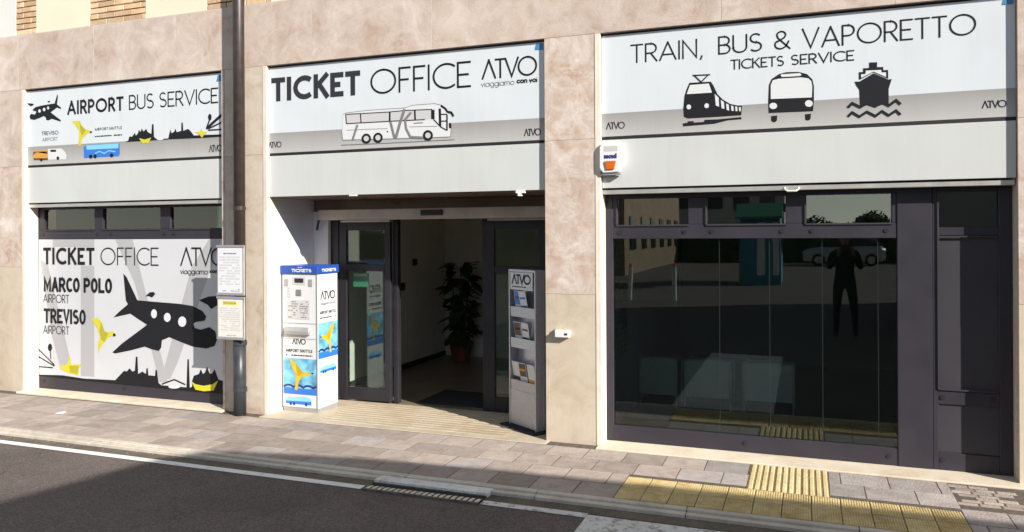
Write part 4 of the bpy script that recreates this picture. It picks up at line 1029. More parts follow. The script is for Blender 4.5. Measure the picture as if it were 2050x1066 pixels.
s1 = sign('white fascia sign reading AIRPORT BUS SERVICE with a small aeroplane', O1, (2.748, 2.745), (-6.8, .05, 2.54))
lettering('lettering', 'AIRPORT', -7.557, -6.746, 3.073, 3.225, .027, yl, 'ink', s1, .32)
lettering('lettering', 'BUS SERVICE', -6.672, -5.500, 3.073, 3.230, .015, yl, 'ink', s1, .16)
lettering('caption', 'TREVISO', -7.95, -7.689, 2.868, 2.910, .006, yl, 'ink', s1, .2)
lettering('caption', 'AIRPORT', -7.938, -7.701, 2.800, 2.840, .005, yl, 'grey', s1, .2)
lettering('caption', 'AIRPORT SHUTTLE', -7.155, -6.771, 2.879, 2.909, .005, yl, 'ink', s1, .4)
scribble('caption', -7.155, -6.771, 2.803, 2.832, 1, yl, 'ink', s1, seed=4, dens=.9)
logo(s1, -5.618, -5.455, 2.584, 2.655, .010, yl)
for k, nm in (('airport_plane', 'aeroplane_pictogram'), ('airport_bird', 'bird_pictogram'), ('airport_buses', 'bus_pictures'), ('airport_skyline', 'skyline_picture')): picture(nm, k, s1, SG)
z = MB(); z.poly_xz([(-5.52, 3.29), (-5.44, 3.29), (-5.44, 3.35), (-5.50, 3.352)], SG - .003); z.build('tape_patch', 'tape', s1)
s3 = sign('white fascia sign reading TRAIN, BUS & VAPORETTO TICKETS SERVICE with three pictograms', O3, (2.731, 2.740), (-.1, .05, 2.54))
for tx, x0, x1, z0, z1 in (('TRAIN,', -1.322, -.742, 3.128, 3.280), ('BUS', -.629, -.301, 3.139, 3.282), ('&', -.217, -.097, 3.139, 3.282), ('VAPORETTO', -.015, 1.134, 3.130, 3.284)):
    lettering('lettering', tx, x0, x1, z0, z1, .0125, yl, 'ink', s3, .16)
lettering('lettering', 'TICKETS', -.535, -.143, 3.013, 3.092, .010, yl, 'ink', s3, .18)
lettering('lettering', 'SERVICE', -.094, .347, 3.013, 3.092, .010, yl, 'ink', s3, .18)
logo(s3, -1.529, -1.372, 2.600, 2.658, .008, yl); logo(s3, 1.164, 1.316, 2.608, 2.661, .008, yl)
for k in ('train_pictogram', 'bus_pictogram', 'ship_pictogram'): picture(k, k, s3, SG)
z = MB(); z.poly_xz([(1.291, 3.322), (1.36, 3.32), (1.36, 3.352), (1.30, 3.357)], SG - .003); z.build('tape_patch', 'tape', s3)

# -------------------------------------------------------------- window poster
pz = thing('window_poster', 'white printed window poster with a large black aeroplane and airport names', 'poster', (-6.8, .155, .17))
boxobj('sheet', 'poster', pz, -8.155, -5.402, .1535, .1575, .165, 1.709)
PYB = .1530
for k, nm in (('poster_bands', 'background_print'), ('poster_aeroplane', 'aeroplane_picture'), ('poster_birds', 'bird_pictures'), ('poster_skyline', 'skyline_picture')): picture(nm, k, pz, PYB)
yp = PYB - .0035
lettering('lettering', 'TICKET', -8.082, -7.303, 1.428, 1.618, .034, yp, 'ink', pz, .34)
lettering('lettering', 'OFFICE', -7.215, -6.398, 1.428, 1.620, .013, yp, 'ink', pz, .17)
logo(pz, -6.105, -5.50, 1.430, 1.623, .017, yp)
lettering('tagline', 'viaggiamo', -6.106, -5.745, 1.345, 1.405, .006, yp, 'ink', pz, .14)
lettering('tagline', 'con', -5.725, -5.625, 1.360, 1.40, .010, yp, 'ink', pz, .16)
lettering('tagline', 'voi', -5.60, -5.51, 1.360, 1.405, .010, yp, 'ink', pz, .16)
lettering('lettering', 'MARCO POLO', -8.077, -7.050, 1.121, 1.283, .033, yp, 'ink', pz, .30, narrow=True)
lettering('lettering', 'TREVISO', -8.079, -7.437, .766, .930, .031, yp, 'ink', pz, .30, narrow=True)
lettering('lettering', 'AIRPORT', -8.086, -7.686, .997, 1.091, .008, yp, 'ink', pz, .18)
lettering('lettering', 'AIRPORT', -8.088, -7.688, .645, .738, .008, yp, 'ink', pz, .18)

# ================================================================== THINGS ON THE FRONT
dp = thing('drainpipe', 'tall rainwater downpipe, brown above and dark grey near the ground', 'pipe', (-5.145, -.09, 0))
q = MB(); q.tube([(-5.142, -.09, .72), (-5.142, -.09, 7.0)], .055, 16); q.build('upper_pipe', 'copper_pipe', dp, smooth=True)
q = MB(); q.tube([(-5.147, -.092, -.008), (-5.147, -.092, .73)], .060, 16); q.build('lower_pipe', 'steel_pipe', dp, smooth=True)
for zc, rr, kk in ((2.01, .058, 'copper_pipe'), (.25, .066, 'steel_pipe'), (.70, .066, 'steel_pipe')):
    q = MB(); q.tube([(-5.143, -.091, zc - .02), (-5.143, -.091, zc + .02)], rr, 16); q.box(-5.15, -5.136, -.06, 0.0, zc - .012, zc + .012); q.build('pipe_clip', kk, dp)
def board(label, z0, z1, key, loc, seed, head):
    t = thing('timetable_board', label, 'board', loc, 'timetable boards on the drainpipe')
    x0, x1, y = -5.345, -5.025, -.172
    boxobj('backing', 'alu', t, x0, x1, y, y + .018, z0, z1, 0.002)
    boxobj('sheet', key, t, x0 + .012, x1 - .022, y - .002, y - .0004, z0 + .02, z1 - .02)
    boxobj('clip_bar', 'machine_grey', t, x0 - .004, x1 + .004, y - .008, y + .002, z1 - .018, z1 + .004); boxobj('clip_bar', 'machine_grey', t, x0 - .004, x1 + .004, y - .008, y + .002, z0 - .004, z0 + .014)
    boxobj('bracket', 'steel_pipe', t, -5.19, -5.10, y + .018, -.10, (z0 + z1) / 2 - .02, (z0 + z1) / 2 + .02)
    if head: boxobj('heading', 'yellow', t, x0 + .07, x1 - .09, y - .003, y - .0022, z1 - .075, z1 - .04)
    scribble('timetable_print', x0 + .03, x1 - .045, z0 + .19 * (z1 - z0), z1 - .1, 11, y - .0026, 'pale' if not head else 'pale', t, seed=seed, dens=.8)
    scribble('timetable_heading', x0 + .08, x1 - .09, z1 - .09 if not head else z1 - .068, z1 - .065 if not head else z1 - .05, 1, y - .0034, 'grey', t, seed=seed + 9, dens=.95)
    scribble('timetable_footer', x0 + .03, x1 - .05, z0 + .03, z0 + .13 * (z1 - z0), 2, y - .0026, 'grey', t, seed=seed + 3, dens=.55)
    return t
board('upper white timetable board clamped to the drainpipe', 1.172, 1.648, 'paper', (-5.185, -.165, 1.172), 21, False)
board('lower timetable board with a yellow heading clamped to the drainpipe', .745, 1.152, 'paper_warm', (-5.185, -.165, .745), 33, True)

# alarm siren
al = thing('alarm_siren', 'white wall alarm siren box with orange lamp under the train sign', 'alarm', (-1.475, .03, 2.235))
q = MB(); q.prism_y([(-1.572, 2.275), (-1.572, 2.45), (-1.555, 2.485), (-1.395, 2.485), (-1.378, 2.45), (-1.378, 2.29), (-1.41, 2.24), (-1.54, 2.235)], -.035, .033); q.build('housing', 'white_plastic', al, 0.008)
q = MB(); q.prism_y([(-1.525, 2.335), (-1.43, 2.335), (-1.445, 2.265), (-1.508, 2.262)], -.047, -.0355); q.build('lamp', 'lens', al, 0.004)
lettering('lettering', 'tecsd', -1.535, -1.425, 2.355, 2.395, .012, -.037, 'navy', al, .16)
q = MB(); q.poly_xz([(-1.53, 2.415), (-1.42, 2.415), (-1.42, 2.455), (-1.53, 2.455)], -.0365, 'pale'); q.build('badge', None, al)
q = MB(); q.box(-1.56, -1.40, -.02, .02, 2.222, 2.2345); q.build('underside', 'machine_grey', al)
# little white box on the pillar
sb = thing('door_chime_box', 'small white box with a dark slot fixed to the pillar beside the entrance', 'switch box', (-1.89, -.03, .88))
boxobj('housing', 'white_plastic', sb, -1.955, -1.828, -.055, -.0015, .882, .944, 0.006)
boxobj('slot', 'bolt', sb, -1.87, -1.845, -.058, -.0555, .905, .92)
boxobj('back_plate', 'machine_grey', sb, -1.962, -1.95, -.03, -.0015, .878, .948)

# -------------------------------------------------------------- ticket machine
tm = thing('ticket_machine', 'white and blue upright ticket vending machine just inside the entrance', 'ticket machine', (-4.66, .37, 0))
mx0, mx1, my0, my1 = -4.866, -4.452, .20, .545
boxobj('plinth', 'machine_grey', tm, mx0 + .004, mx1 - .004, my0 + .006, my1 - .006, .0045, .045)
boxobj('cabinet', 'machine', tm, mx0, mx1, my0, my1, .045, 1.362, 0.004)
boxobj('crown', 'royal', tm, mx0 - .014, mx1 + .012, my0 - .014, my1 + .012, 1.362, 1.445, 0.004)
q = MB(); q.box(mx1 - .012, mx1 - .002, my0 - .006, my0 - .0005, .05, 1.36); q.box(mx0 + .001, mx0 + .008, my0 - .006, my0 - .0005, .05, 1.36); q.build('door_edge', 'machine_grey', tm)
fy = my0 - .0012
lettering('crown_lettering', 'TICKETS', mx0 + .12, mx1 - .06, 1.380, 1.412, .009, my0 - .0155, 'white', tm, .18)
scribble('crown_lettering', -4.72, -4.62, 1.42, 1.435, 1, my0 - .0155, 'white', tm, seed=8)
boxobj('display', 'bolt', tm, -4.718, -4.615, fy - .004, fy, 1.275, 1.318)
boxobj('display_surround', 'pale', tm, -4.745, -4.59, fy - .002, fy - .0002, 1.255, 1.335)
for xa in (-4.836, -4.555): boxobj('slot', 'machine_grey', tm, xa, xa + .044, fy - .005, fy, 1.24, 1.31, .002)
boxobj('keypad', 'grey', tm, -4.702, -4.64, fy - .005, fy, 1.145, 1.208, .002)
for r in range(4):
    boxobj('button', 'pale', tm, -4.80, -4.77, fy - .004, fy, 1.13 + r * .028, 1.148 + r * .028)
boxobj('instruction_plate', 'pale', tm, -4.802, -4.543, fy - .002, fy, .918, 1.104)
scribble('instruction_print', -4.795, -4.55, .925, 1.098, 8, fy - .0028, 'grey', tm, seed=12, dens=.6)
boxobj('panel_seam', 'machine_grey', tm, mx0 + .012, mx1 - .016, fy - .0012, fy, .872, .878); boxobj('panel_seam', 'machine_grey', tm, mx0 + .012, mx1 - .016, fy - .0012, fy, .722, .727)
q = MB(); q.prism_x([(fy, .765), (fy, .838), (fy - .012, .838), (fy - .03, .80), (fy - .03, .765)], -4.83, -4.538); q.build('ticket_tray', 'machine_grey', tm, .003)
logo(tm, -4.751, -4.593, .667, .724, .009, fy)
lettering('print', 'AIRPORT SHUTTLE', -4.826, -4.515, .590, .620, .006, fy, 'ink', tm, .4)
scribble('print', -4.826, -4.515, .545, .572, 1, fy, 'ink', tm, seed=14, dens=.9)
def sea_panel(name, T, x0, x1, z0, z1, flip=False):
    b = MB(T); w, h = x1 - x0, z1 - z0
    b.poly_xz([(x0, z0), (x1, z0), (x1, z1), (x0, z1)], 0, SEA)
    b.poly_xz([(x0, z0), (x1, z0), (x1, z0 + .16 * h), (x0, z0 + .18 * h)], -.0006, 'blue')
    wv = [(x0 + w * t / 10, z0 + h * (.2 + (.05 if t % 3 else 0))) for t in range(11)]
    b.ribbon_xz(wv, h * .06, -.0009, 'navy')
    bird = [(.18, .98), (.36, .9), (.50, .72), (.62, .62), (.76, .66), (.84, .60), (.70, .52), (.55, .48), (.46, .36), (.42, .12), (.34, .12), (.38, .50), (.26, .74)]
    if flip: bird = [(1 - a, c) for a, c in bird][::-1]
    b.poly_xz([(x0 + a * w, z0 + c * h) for a, c in bird], -.0012, 'birdyellow')
    b.poly_xz([(x0 + (1 - a if flip else a) * w, z0 + c * h) for a, c in ((.38, .84), (.50, .72), (.58, .6), (.46, .5), (.40, .62))], -.0016, 'birdolive')
    hx_ = x0 + (.12 if flip else .88) * w
    b.poly_xz([(hx_ + .035 * w * math.cos(t * .785), z0 + h * .61 + .02 * h * math.sin(t * .785)) for t in range(8)], -.0016, 'ink')
    return b
M['birdyellow'] = plain('print_gold', (0.58, 0.42, 0.015), 0.45, grain=0.12, gscale=20)
M['birdolive'] = plain('print_gold_dark', (0.48, 0.30, 0.01), 0.45)
SEA = 'sea'
M['sea'] = plain('print_sea', (0.16, 0.44, 0.72), 0.5, grain=0.6, gscale=9)
def bus_print(T, x0, x1, z0, z1):
    b = MB(T); w, h = x1 - x0, z1 - z0
    b.poly_xz([(x0, z0 + .25 * h), (x1, z0 + .2 * h), (x1, z0 + .75 * h), (x0 + .75 * w, z1), (x0 + .1 * w, z0 + .8 * h), (x0, z0 + .6 * h)], 0, 'sky')
    b.poly_xz([(x0, z0 + .2 * h), (x1, z0 + .15 * h), (x1, z0 + .5 * h), (x0, z0 + .45 * h)], -.0004, 'blue')
    for f_ in (.2, .33, .8): b.poly_xz([(x0 + (f_ + .05 * math.cos(t)) * w, z0 + (.2 + .18 * math.sin(t)) * h) for t in [i * .785 for i in range(8)]], -.0008, 'navy')
    return b
I4 = Matrix.Translation((0, fy, 0))
sea_panel('p', I4, -4.852, -4.470, .175, .528).build('bird_print', None, tm)
bus_print(I4, -4.832, -4.53, .06, .160).build('bus_print', None, tm)
# right side of the machine: plane facing +X ; local x -> world y
SIDE = Matrix.Translation((mx1 + .0012, 0, 0)) @ Matrix(((0, -1, 0, 0), (1, 0, 0, 0), (0, 0, 1, 0), (0, 0, 0, 1)))
logo(tm, .245, .50, 1.105, 1.19, .013, 0, T=SIDE)
lettering('print', 'viaggiamo con voi', .25, .50, 1.055, 1.085, .005, 0, 'grey', tm, .14, T=SIDE)
lettering('print', 'AIRPORT SHUTTLE', .235, .51, .965, .995, .006, 0, 'ink', tm, .4, T=SIDE)
scribble('print', .235, .51, .915, .94, 1, 0, 'ink', tm, T=SIDE, seed=15, dens=.9)
sea_panel('p', SIDE, .206, .540, .53, .88, True).build('bird_print', None, tm)
bus_print(SIDE, .235, .515, .375, .46).build('bus_print', None, tm)
CROWN = Matrix.Translation((mx1 + .0135, 0, 0)) @ Matrix(((0, -1, 0, 0), (1, 0, 0, 0), (0, 0, 1, 0), (0, 0, 0, 1)))
lettering('crown_lettering', 'TICKETS', .25, .50, 1.382, 1.412, .009, 0, 'white', tm, .2, T=CROWN)

# -------------------------------------------------------------- brochure rack
rk = thing('brochure_rack', 'grey upright metal brochure rack with leaflets at the entrance pillar', 'rack', (-2.29, .34, .004))
ang = math.atan2(-.262, .345)
RT = Matrix.Translation((-2.315, .345, 0)) @ Matrix.Rotation(ang * .93, 4, 'Z')
def rbox(name, key, x0, x1, y0, y1, z0, z1, bevel=0.0, parent=rk):
    b = MB(RT); b.box(x0, x1, y0, y1, z0, z1); return b.build(name, key, parent, bevel)
rbox('base_plate', 'rubber', -.27, .25, -.15, .13, .0045, .02, .003)
rbox('back_panel', 'rack', -.205, .205, .0, .025, .02, 1.425, .003)
for sx in (-.205, .187): rbox('side_panel', 'rack', sx, sx + .018, -.085, -.001, .02, 1.425, .002)
rbox('top_panel', 'rack', -.186, .186, -.085, -.001, 1.405, 1.425)
rbox('front_panel', 'rack', -.186, .186, -.08, -.07, .03, .34)
for zz in (.34, .72, 1.0):
    b = MB(RT); b.prism_x([(-.001, zz), (-.001, zz + .02), (-.062, zz + .02), (-.072, zz + .09), (-.08, zz + .09), (-.076, zz)], -.186, .186); b.build('pocket', 'rack', rk)
b = MB(RT); b.box(-.17, .17, -.09, -.086, 1.245, 1.40, 'white'); b.build('name_plate', None, rk)
logo(rk, -.145, .145, 1.295, 1.385, .016, -.0915, T=RT)
scribble('plate_print', -.14, .14, 1.262, 1.282, 1, -.0915, 'ink', rk, T=RT, seed=16, dens=.95)
lcols = [['blue', 'white', 'navy'], ['brown', 'white', 'ink_soft'], ['paper_warm', 'brown', 'white', 'orange']]
for ri, (zz, n, xs) in enumerate(((1.0, 2, (-.15, -.05)), (.72, 2, (-.15, -.03)), (.36, 3, (-.18, -.06, .07)))):
    for k in range(n):
        w = .105
        b = MB(RT @ Matrix.Translation((xs[k] + w / 2, -.036 - .006 * k, zz + .022)) @ Matrix.Rotation(R(10), 4, 'X') @ Matrix.Rotation(R(random.uniform(-5, 5)), 4, 'Y'))
        h = .215
        b.box(-w / 2, w / 2, -.002, .002, 0, h, 'paper')
        cs = lcols[ri]
        b.box(-w / 2 + .004, w / 2 - .004, -.0028, -.0021, h * .42, h - .006, cs[k % len(cs)])
        b.box(-w / 2 + .004, w / 2 - .004, -.0028, -.0021, h * .22, h * .38, cs[(k + 1) % len(cs)])
        b.box(-w / 2 + .012, w / 2 - .012, -.0036, -.0029, h * .66, h * .75, cs[(k + 2) % len(cs)])
        o = b.build('brochure', None)
        cn = ((('blue', 'white')), ('brown', 'white'), ('cream', 'brown', 'white'))[ri][k]
        tag(o, cn + ' covered leaflet standing in the ' + ('top', 'middle', 'lowest')[ri] + ' pocket of the grey rack', 'brochure', 'leaflets in the rack')

# -------------------------------------------------------------- inside the hall
mt_ = thing('door_mat', 'dark rubber door mat lying just inside the entrance', 'mat', (-3.3, 1.35, 0))
q = MB(); q.box(-3.75, -2.95, .95, 1.62, .001, .012); q.build('mat_sheet', 'rubber', mt_, .003)
q = MB(); q.box(-3.77, -3.751, .93, 1.64, .001, .009); q.box(-2.949, -2.93, .93, 1.64, .001, .009); q.build('mat_edging', 'bolt', mt_)
pp = thing('potted_plant', 'tall leafy potted plant in a terracotta pot at the back of the hall', 'plant', (-4.42, 3.5, 0))
px, py = -4.42, 3.5
q = MB(); q.tube([(px, py, .002), (px, py, .05), (px, py, .24), (px, py, .245), (px, py, .27)], [.11, .12, .155, .17, .17], 18); q.build('pot', 'terracotta', pp, smooth=False)
q = MB(); q.tube([(px, py, .268), (px, py, .274)], [.15, .15], 14); q.build('earth', 'soil', pp)
q = MB()
for k in range(4):
    a = k * 1.6
    q.tube([(px + .03 * math.cos(a), py + .03 * math.sin(a), .26), (px + .08 * math.cos(a), py + .08 * math.sin(a), .7), (px + .13 * math.cos(a + .4), py + .13 * math.sin(a + .4), 1.2)], [.016, .012, .006], 6)
q.build('stem', 'bark', pp)
z = MB()
lp = [(0, .0), (.25, .33), (.55, .40), (.8, .25), (1, 0)]
L = .23
for (a, wa), (c, wc) in zip(lp, lp[1:]):
    for s_ in (-1, 1):
        p = [(0, a * L, -.10 * a * a * L), (s_ * wa * L * .8, a * L, -.10 * a * a * L + .02 * wa), (s_ * wc * L * .8, c * L, -.10 * c * c * L + .02 * wc), (0, c * L, -.10 * c * c * L)]
        if s_ > 0: p = p[::-1]
        ids = [z.addv(v) for v in p]; z.f.append(ids); z.mi.append(0)
leaf_me = z.mesh('leaf', 'leaf')
rl = random.Random(5)
for k in range(150):
    a = rl.uniform(0, 6.283); h = rl.uniform(.34, 1.36); rr = rl.uniform(.03, .16) * (1.0 - .3 * max(0, h - 1.0))
    o = place(leaf_me, 'leaf', (px + rr * math.cos(a), py + rr * math.sin(a), h), pp, (rl.uniform(-.9, .45), rl.uniform(-.3, .3), a - math.pi / 2 + rl.uniform(-.4, .4)))
    s_ = rl.uniform(.7, 1.15); o.scale = (s_, s_, s_)
# -------------------------------------------------------------- inside the right hand office
def stool(x0, x1, y, label):
    t = thing('waiting_seat', label, 'seat', ((x0 + x1) / 2, y + .2, 0), 'low metal waiting seats behind the window')
    zt = .485
    for xx in (x0 + .012, x1 - .012):
        q = MB(); q.tube([(xx, y, .003), (xx, y, zt)], .011, 8); q.build('leg', 'seat_steel', t, smooth=True)
        q = MB(); q.tube([(xx, y + .38, .003), (xx, y + .38, .44)], .011, 8); q.build('leg', 'seat_steel', t, smooth=True)
    q = MB(); q.tube([(x0 + .012, y, zt), (x1 - .012, y, zt)], .012, 8); q.build('top_rail', 'seat_steel', t, smooth=True)
    boxobj('back_panel', 'seat_steel', t, x0 + .025, x1 - .025, y - .003, y + .003, .12, zt - .012)
    n = 11
    for k in range(n):
        xx = x0 + .03 + (x1 - x0 - .06) * k / (n - 1)
        boxobj('slat', 'seat_steel', t, xx - .006, xx + .006, y - .012, y - .0035, .125, zt - .014)
    boxobj('seat', 'seat_steel', t, x0 + .02, x1 - .02, y + .01, y + .40, .435, .455, .004)
stool(-1.585, -1.20, 1.62, 'low steel waiting seat nearest the entrance pillar, behind the dark window')
stool(-1.14, -.675, 1.62, 'middle one of three low steel waiting seats behind the dark window')
stool(-.58, -.095, 1.62, 'low steel waiting seat farthest from the entrance pillar, behind the dark window')
wg = thing('wire_display', 'green wire grid display on the wall behind the dark window', 'display rack', (-1.59, .7, .6))
q = MB()
for k in range(14): q.tube([(-1.590, .35 + k * .06, .62), (-1.590, .35 + k * .06, 1.66)], .004, 5)
q.build('upright_wires', 'wire', wg)
q = MB()
for k in range(18): q.tube([(-1.583, .33, .64 + k * .06), (-1.583, 1.15, .64 + k * .06)], .004, 5)
q.build('cross_wires', 'wire', wg)
ps = thing('wall_leaflet', 'small yellow and red printed sheet hanging on the green wire grid', 'leaflet', (-1.575, .85, 1.1))
boxobj('upper_print', 'birdyellow', ps, -1.576, -1.572, .78, .98, 1.1, 1.32); boxobj('lower_print', 'brown', ps, -1.576, -1.572, .78, .98, .86, 1.099)

rg = random.Random(11); z = MB()
for k in range(420):
    gx = rg.uniform(-9.5, 2.5); gy = -1.312 - abs(rg.gauss(0, .03)); s_ = rg.uniform(.003, .011); a = rg.uniform(0, 6.28); zt = ROADZ + .003
    p4 = [(gx + s_ * math.cos(a + t) * (1.0 if t % 3 < 1 else .6), gy + s_ * math.sin(a + t) * .8, zt) for t in (0, 1.57, 3.14, 4.71)]
    top = (gx, gy, zt + s_ * .6)
    for t in range(4): z.face([p4[t], p4[(t + 1) % 4], top])
M['grit'] = plain('gutter_grit', (0.20, 0.16, 0.11), 0.9, grain=0.6, gscale=30)
go = z.build('gutter_grit', 'grit'); go['kind'] = 'stuff'; go['label'] = 'small grit and dry leaf bits lying in the gutter along the kerb'; go['category'] = 'grit'
# litter on the pavement
q = MB(); q.v = [(-6.92, -.62, .004), (-6.84, -.60, .004), (-6.82, -.655, .004), (-6.90, -.67, .004), (-6.92, -.62, .006), (-6.84, -.60, .022), (-6.82, -.655, .012), (-6.90, -.67, .006)]
q.f = [[3, 2, 1, 0], [4, 5, 6, 7], [0, 1, 5, 4], [1, 2, 6, 5], [2, 3, 7, 6], [3, 0, 4, 7]]; q.mi = [0] * 6
tag(q.build('paper_scrap', 'paper'), 'small crumpled white paper scrap on the pavement at the left', 'litter')

# ================================================================== ACROSS THE STREET (lights, shades and is mirrored in the glass)
H_B = 5.6
shx, shy = H_B * 1.85 / 1.10, -H_B / 1.10
outline = [(-6.3, -10.5), (-5.03, -2.62), (-4.80, -1.45), (-4.62, -1.24), (-4.30, -1.13), (-3.36, -.97), (-2.13, -.875), (-1.0, -.845), (1.0, -.82), (30, -.75), (30, -10.5)]  # unseen building: footprint and height shaped to cast the road shadow
fp = [(x + shx, y + shy) for x, y in outline]
op = thing('opposite_building', 'plain rendered building across the street casting shade on the road', 'building', (25, -14, 0))
q = MB(); q.prism_z(fp[::-1] if False else fp, ROADZ, H_B - .002); q.build('wall', 'far_render', op)
q = MB(); q.box(-.5, .5, -.04, .06, 0, 1.4); wm = q.mesh('window', 'window_dark')
for k in range(8):
    for lv in (1.0, 3.6): place(wm, 'window', (11.0 + k * 3.0, -.80 + shy, lv), op)
ap = thing('apartment_block', 'pale apartment block far behind the square', 'building', (-7, -66, 0))
q = MB(); q.box(-16, -1.6, -74, -66, ROADZ, 13); q.build('wall', 'far_render', ap)
q = MB(); q.box(-.7, .7, -.1, .08, 0, 1.5); wm2 = q.mesh('window', 'window_dark')
for k in range(6):
    for lv in (1.0, 4.0, 7.0, 10.0): place(wm2, 'window', (-14.6 + k * 2.3, -65.98, lv), ap)
# trees and hedge
def crown(rad, n, seed, squash=.8):
    r_ = random.Random(seed); z = MB()
    blobs = [(Vector((r_.uniform(-.6, .6), r_.uniform(-.6, .6), r_.uniform(-.5, .6))) * rad, r_.uniform(.35, .6) * rad) for _ in range(9)]
    for _ in range(n):
        c, br = r_.choice(blobs)
        d = Vector((r_.gauss(0, 1), r_.gauss(0, 1), r_.gauss(0, 1))).normalized()
        p = c + d * br * r_.uniform(.6, 1.05); p.z *= squash
        u = Vector((r_.gauss(0, 1), r_.gauss(0, 1), r_.gauss(0, 1))).normalized(); v = u.cross(d)
        if v.length < .1: continue
        v.normalize(); s_ = r_.uniform(.14, .3)
        z.face([p - u * s_, p + v * s_ * .5, p + u * s_, p - v * s_ * .5])
    return z.mesh('crown', 'tree_leaf')
cm = crown(2.0, 1500, 2)
q = MB(); q.tube([(0, 0, 0), (.05, 0, 1.2), (0, .05, 2.6)], [.2, .15, .1], 8); q.tube([(0, 0, 2.2), (.7, .2, 3.2)], [.08, .04], 6); q.tube([(0, 0, 2.0), (-.6, .3, 3.1)], [.08, .04], 6)
tmh = q.mesh('trunk', 'bark')
spots = [(-24, -50, 'tree at the far left end of the row beyond the square'), (-19, -47, 'second tree from the left end of the row beyond the square'), (.5, -52, 'tree next to the apartment block on its right'), (4.5, -55, 'tree standing farthest back in the row beyond the square'), (9, -48, 'tree near the right end of the row beyond the square'), (14, -50, 'tree at the far right end of the row beyond the square')]
for k, (tx, ty, lb) in enumerate(spots):
    sc_ = (.85, 1.0, .62, .7, .8, 1.0)[k]
    t = thing('tree', lb, 'tree', (tx, ty, ROADZ), 'trees beyond the square')
    o = place(tmh, 'trunk', (tx, ty, ROADZ), t); o.scale = (sc_,) * 3
    o = place(cm, 'crown', (tx, ty, ROADZ + 3.4 * sc_), t, (0, 0, k * 1.1)); o.scale = (sc_,) * 3
hg = thing('hedge', 'long clipped dark green hedge beyond the square', 'hedge', (0, -42, ROADZ))
q = MB(); q.box(-40, 40, -42.5, -41.6, ROADZ, 1.9); q.build('inner_growth', 'leaf', hg)
r_ = random.Random(9); z = MB()
for _ in range(5000):
    p = Vector((r_.uniform(-40, 40), r_.choice((-41.55, -41.5, -41.45)), r_.uniform(0, 1.95))) if r_.random() < .7 else Vector((r_.uniform(-40, 40), r_.uniform(-42.5, -41.5), 1.9 + abs(r_.gauss(0, .12))))
    u = Vector((r_.gauss(0, 1), r_.gauss(0, 1), r_.gauss(0, 1))).normalized(); v = u.cross(Vector((.3, 1, .2))).normalized(); s_ = r_.uniform(.1, .22)
    z.face([p - u * s_, p + v * s_ * .5, p + u * s_, p - v * s_ * .5])
fo = z.build('foliage', 'tree_leaf', hg)
# kiosk, bollards and a house beyond, mirrored in the glass
ks = thing('kiosk', 'small teal newspaper kiosk with a green awning out on the square', 'kiosk', (-1.35, -22, ROADZ))
M['teal'] = plain('teal_paint', (0.05, 0.22, 0.27), 0.5, grain=0.1, gscale=3)
boxobj('cabin', 'teal', ks, -2.1, -.75, -23.3, -21, ROADZ, 2.5)
boxobj('window', 'window_dark', ks, -.749, -.74, -22.9, -21.4, 1.0, 2.0)
boxobj('white_panel', 'white', ks, -1.5, -1.25, -20.999, -20.98, .3, 2.1)
boxobj('white_panel', 'white', ks, -1.0, -.8, -20.999, -20.98, .3, 2.1)
q = MB(); q.prism_x([(-21.0, 2.3), (-21.0, 2.75), (-20.2, 2.3), (-20.2, 2.22)], -2.2, -.65); q.build('awning', 'green', ks)
boxobj('roof', 'green', ks, -2.3, -.55, -23.5, -21.001, 2.5, 2.72)
hs = thing('corner_house', 'pale rendered house at the left side of the square', 'building', (-11, -33, ROADZ))
q = MB(); q.box(-18, -7.2, -42, -26, ROADZ, 8.5); M['house'] = plain('ochre_render', (0.22, 0.16, 0.10), 0.9, grain=0.2, gscale=1.5); q.build('wall', 'house', hs)
q = MB(); q.box(-.05, .05, -.55, .55, 0, 1.5); wm3 = q.mesh('window', 'window_dark')
for k in range(6):
    for lv in (1.0, 4.0): place(wm3, 'window', (-7.19, -40.5 + k * 2.6, lv), hs)
for k in range(5):
    for lv in (1.0, 4.0): place(wm2, 'window', (-16.6 + k * 2.0, -25.98, lv), hs)
for k, (bx_, by_, lb) in enumerate(((-3.2, -14, 'white bollard nearest the kiosk on the square'), (-4.4, -14, 'white bollard in the middle of its row on the square'), (-5.6, -14, 'white bollard farthest left in its row on the square'))):
    bo = thing('bollard', lb, 'bollard', (bx_, by_, ROADZ), 'bollards on the square')
    q = MB(); q.tube([(bx_, by_, ROADZ), (bx_, by_, .85)], .06, 12); q.build('post', 'white', bo)
    q = MB(); q.tube([(bx_, by_, .852), (bx_, by_, .93)], [.062, .03], 12); q.build('cap', 'lens', bo)
# parked car
CX, CYR = 1.9, -38.0
car = thing('parked_car', 'silver hatchback parked across the square, mirrored in the dark window', 'car', (CX, CYR, ROADZ))
def car_loft(sections, key, name):
    b = MB()
    rings = []
    for (x, hw, z0, z1, tw_) in sections:
        rings.append([b.addv(p) for p in ((CX + x, CYR - hw, z0), (CX + x, CYR + hw, z0), (CX + x, CYR + hw, z1 - .12), (CX + x, CYR + tw_, z1), (CX + x, CYR - tw_, z1), (CX + x, CYR - hw, z1 - .12))])
    for r0, r1 in zip(rings, rings[1:]):
        for i in range(6): b.f.append([r0[i], r1[i], r1[(i + 1) % 6], r0[(i + 1) % 6]]); b.mi.append(0)
    b.f.append(rings[0]); b.mi.append(0); b.f.append(rings[-1][::-1]); b.mi.append(0)
    return b.build(name, key, car, smooth=False)
car_loft([(-2.0, .70, .28, .62, .6), (-1.9, .80, .2, .78, .7), (-1.2, .85, .18, .90, .76), (.9, .85, .18, .95, .76), (1.75, .84, .2, .95, .72), (1.95, .74, .3, .85, .64)], 'car_paint', 'body')
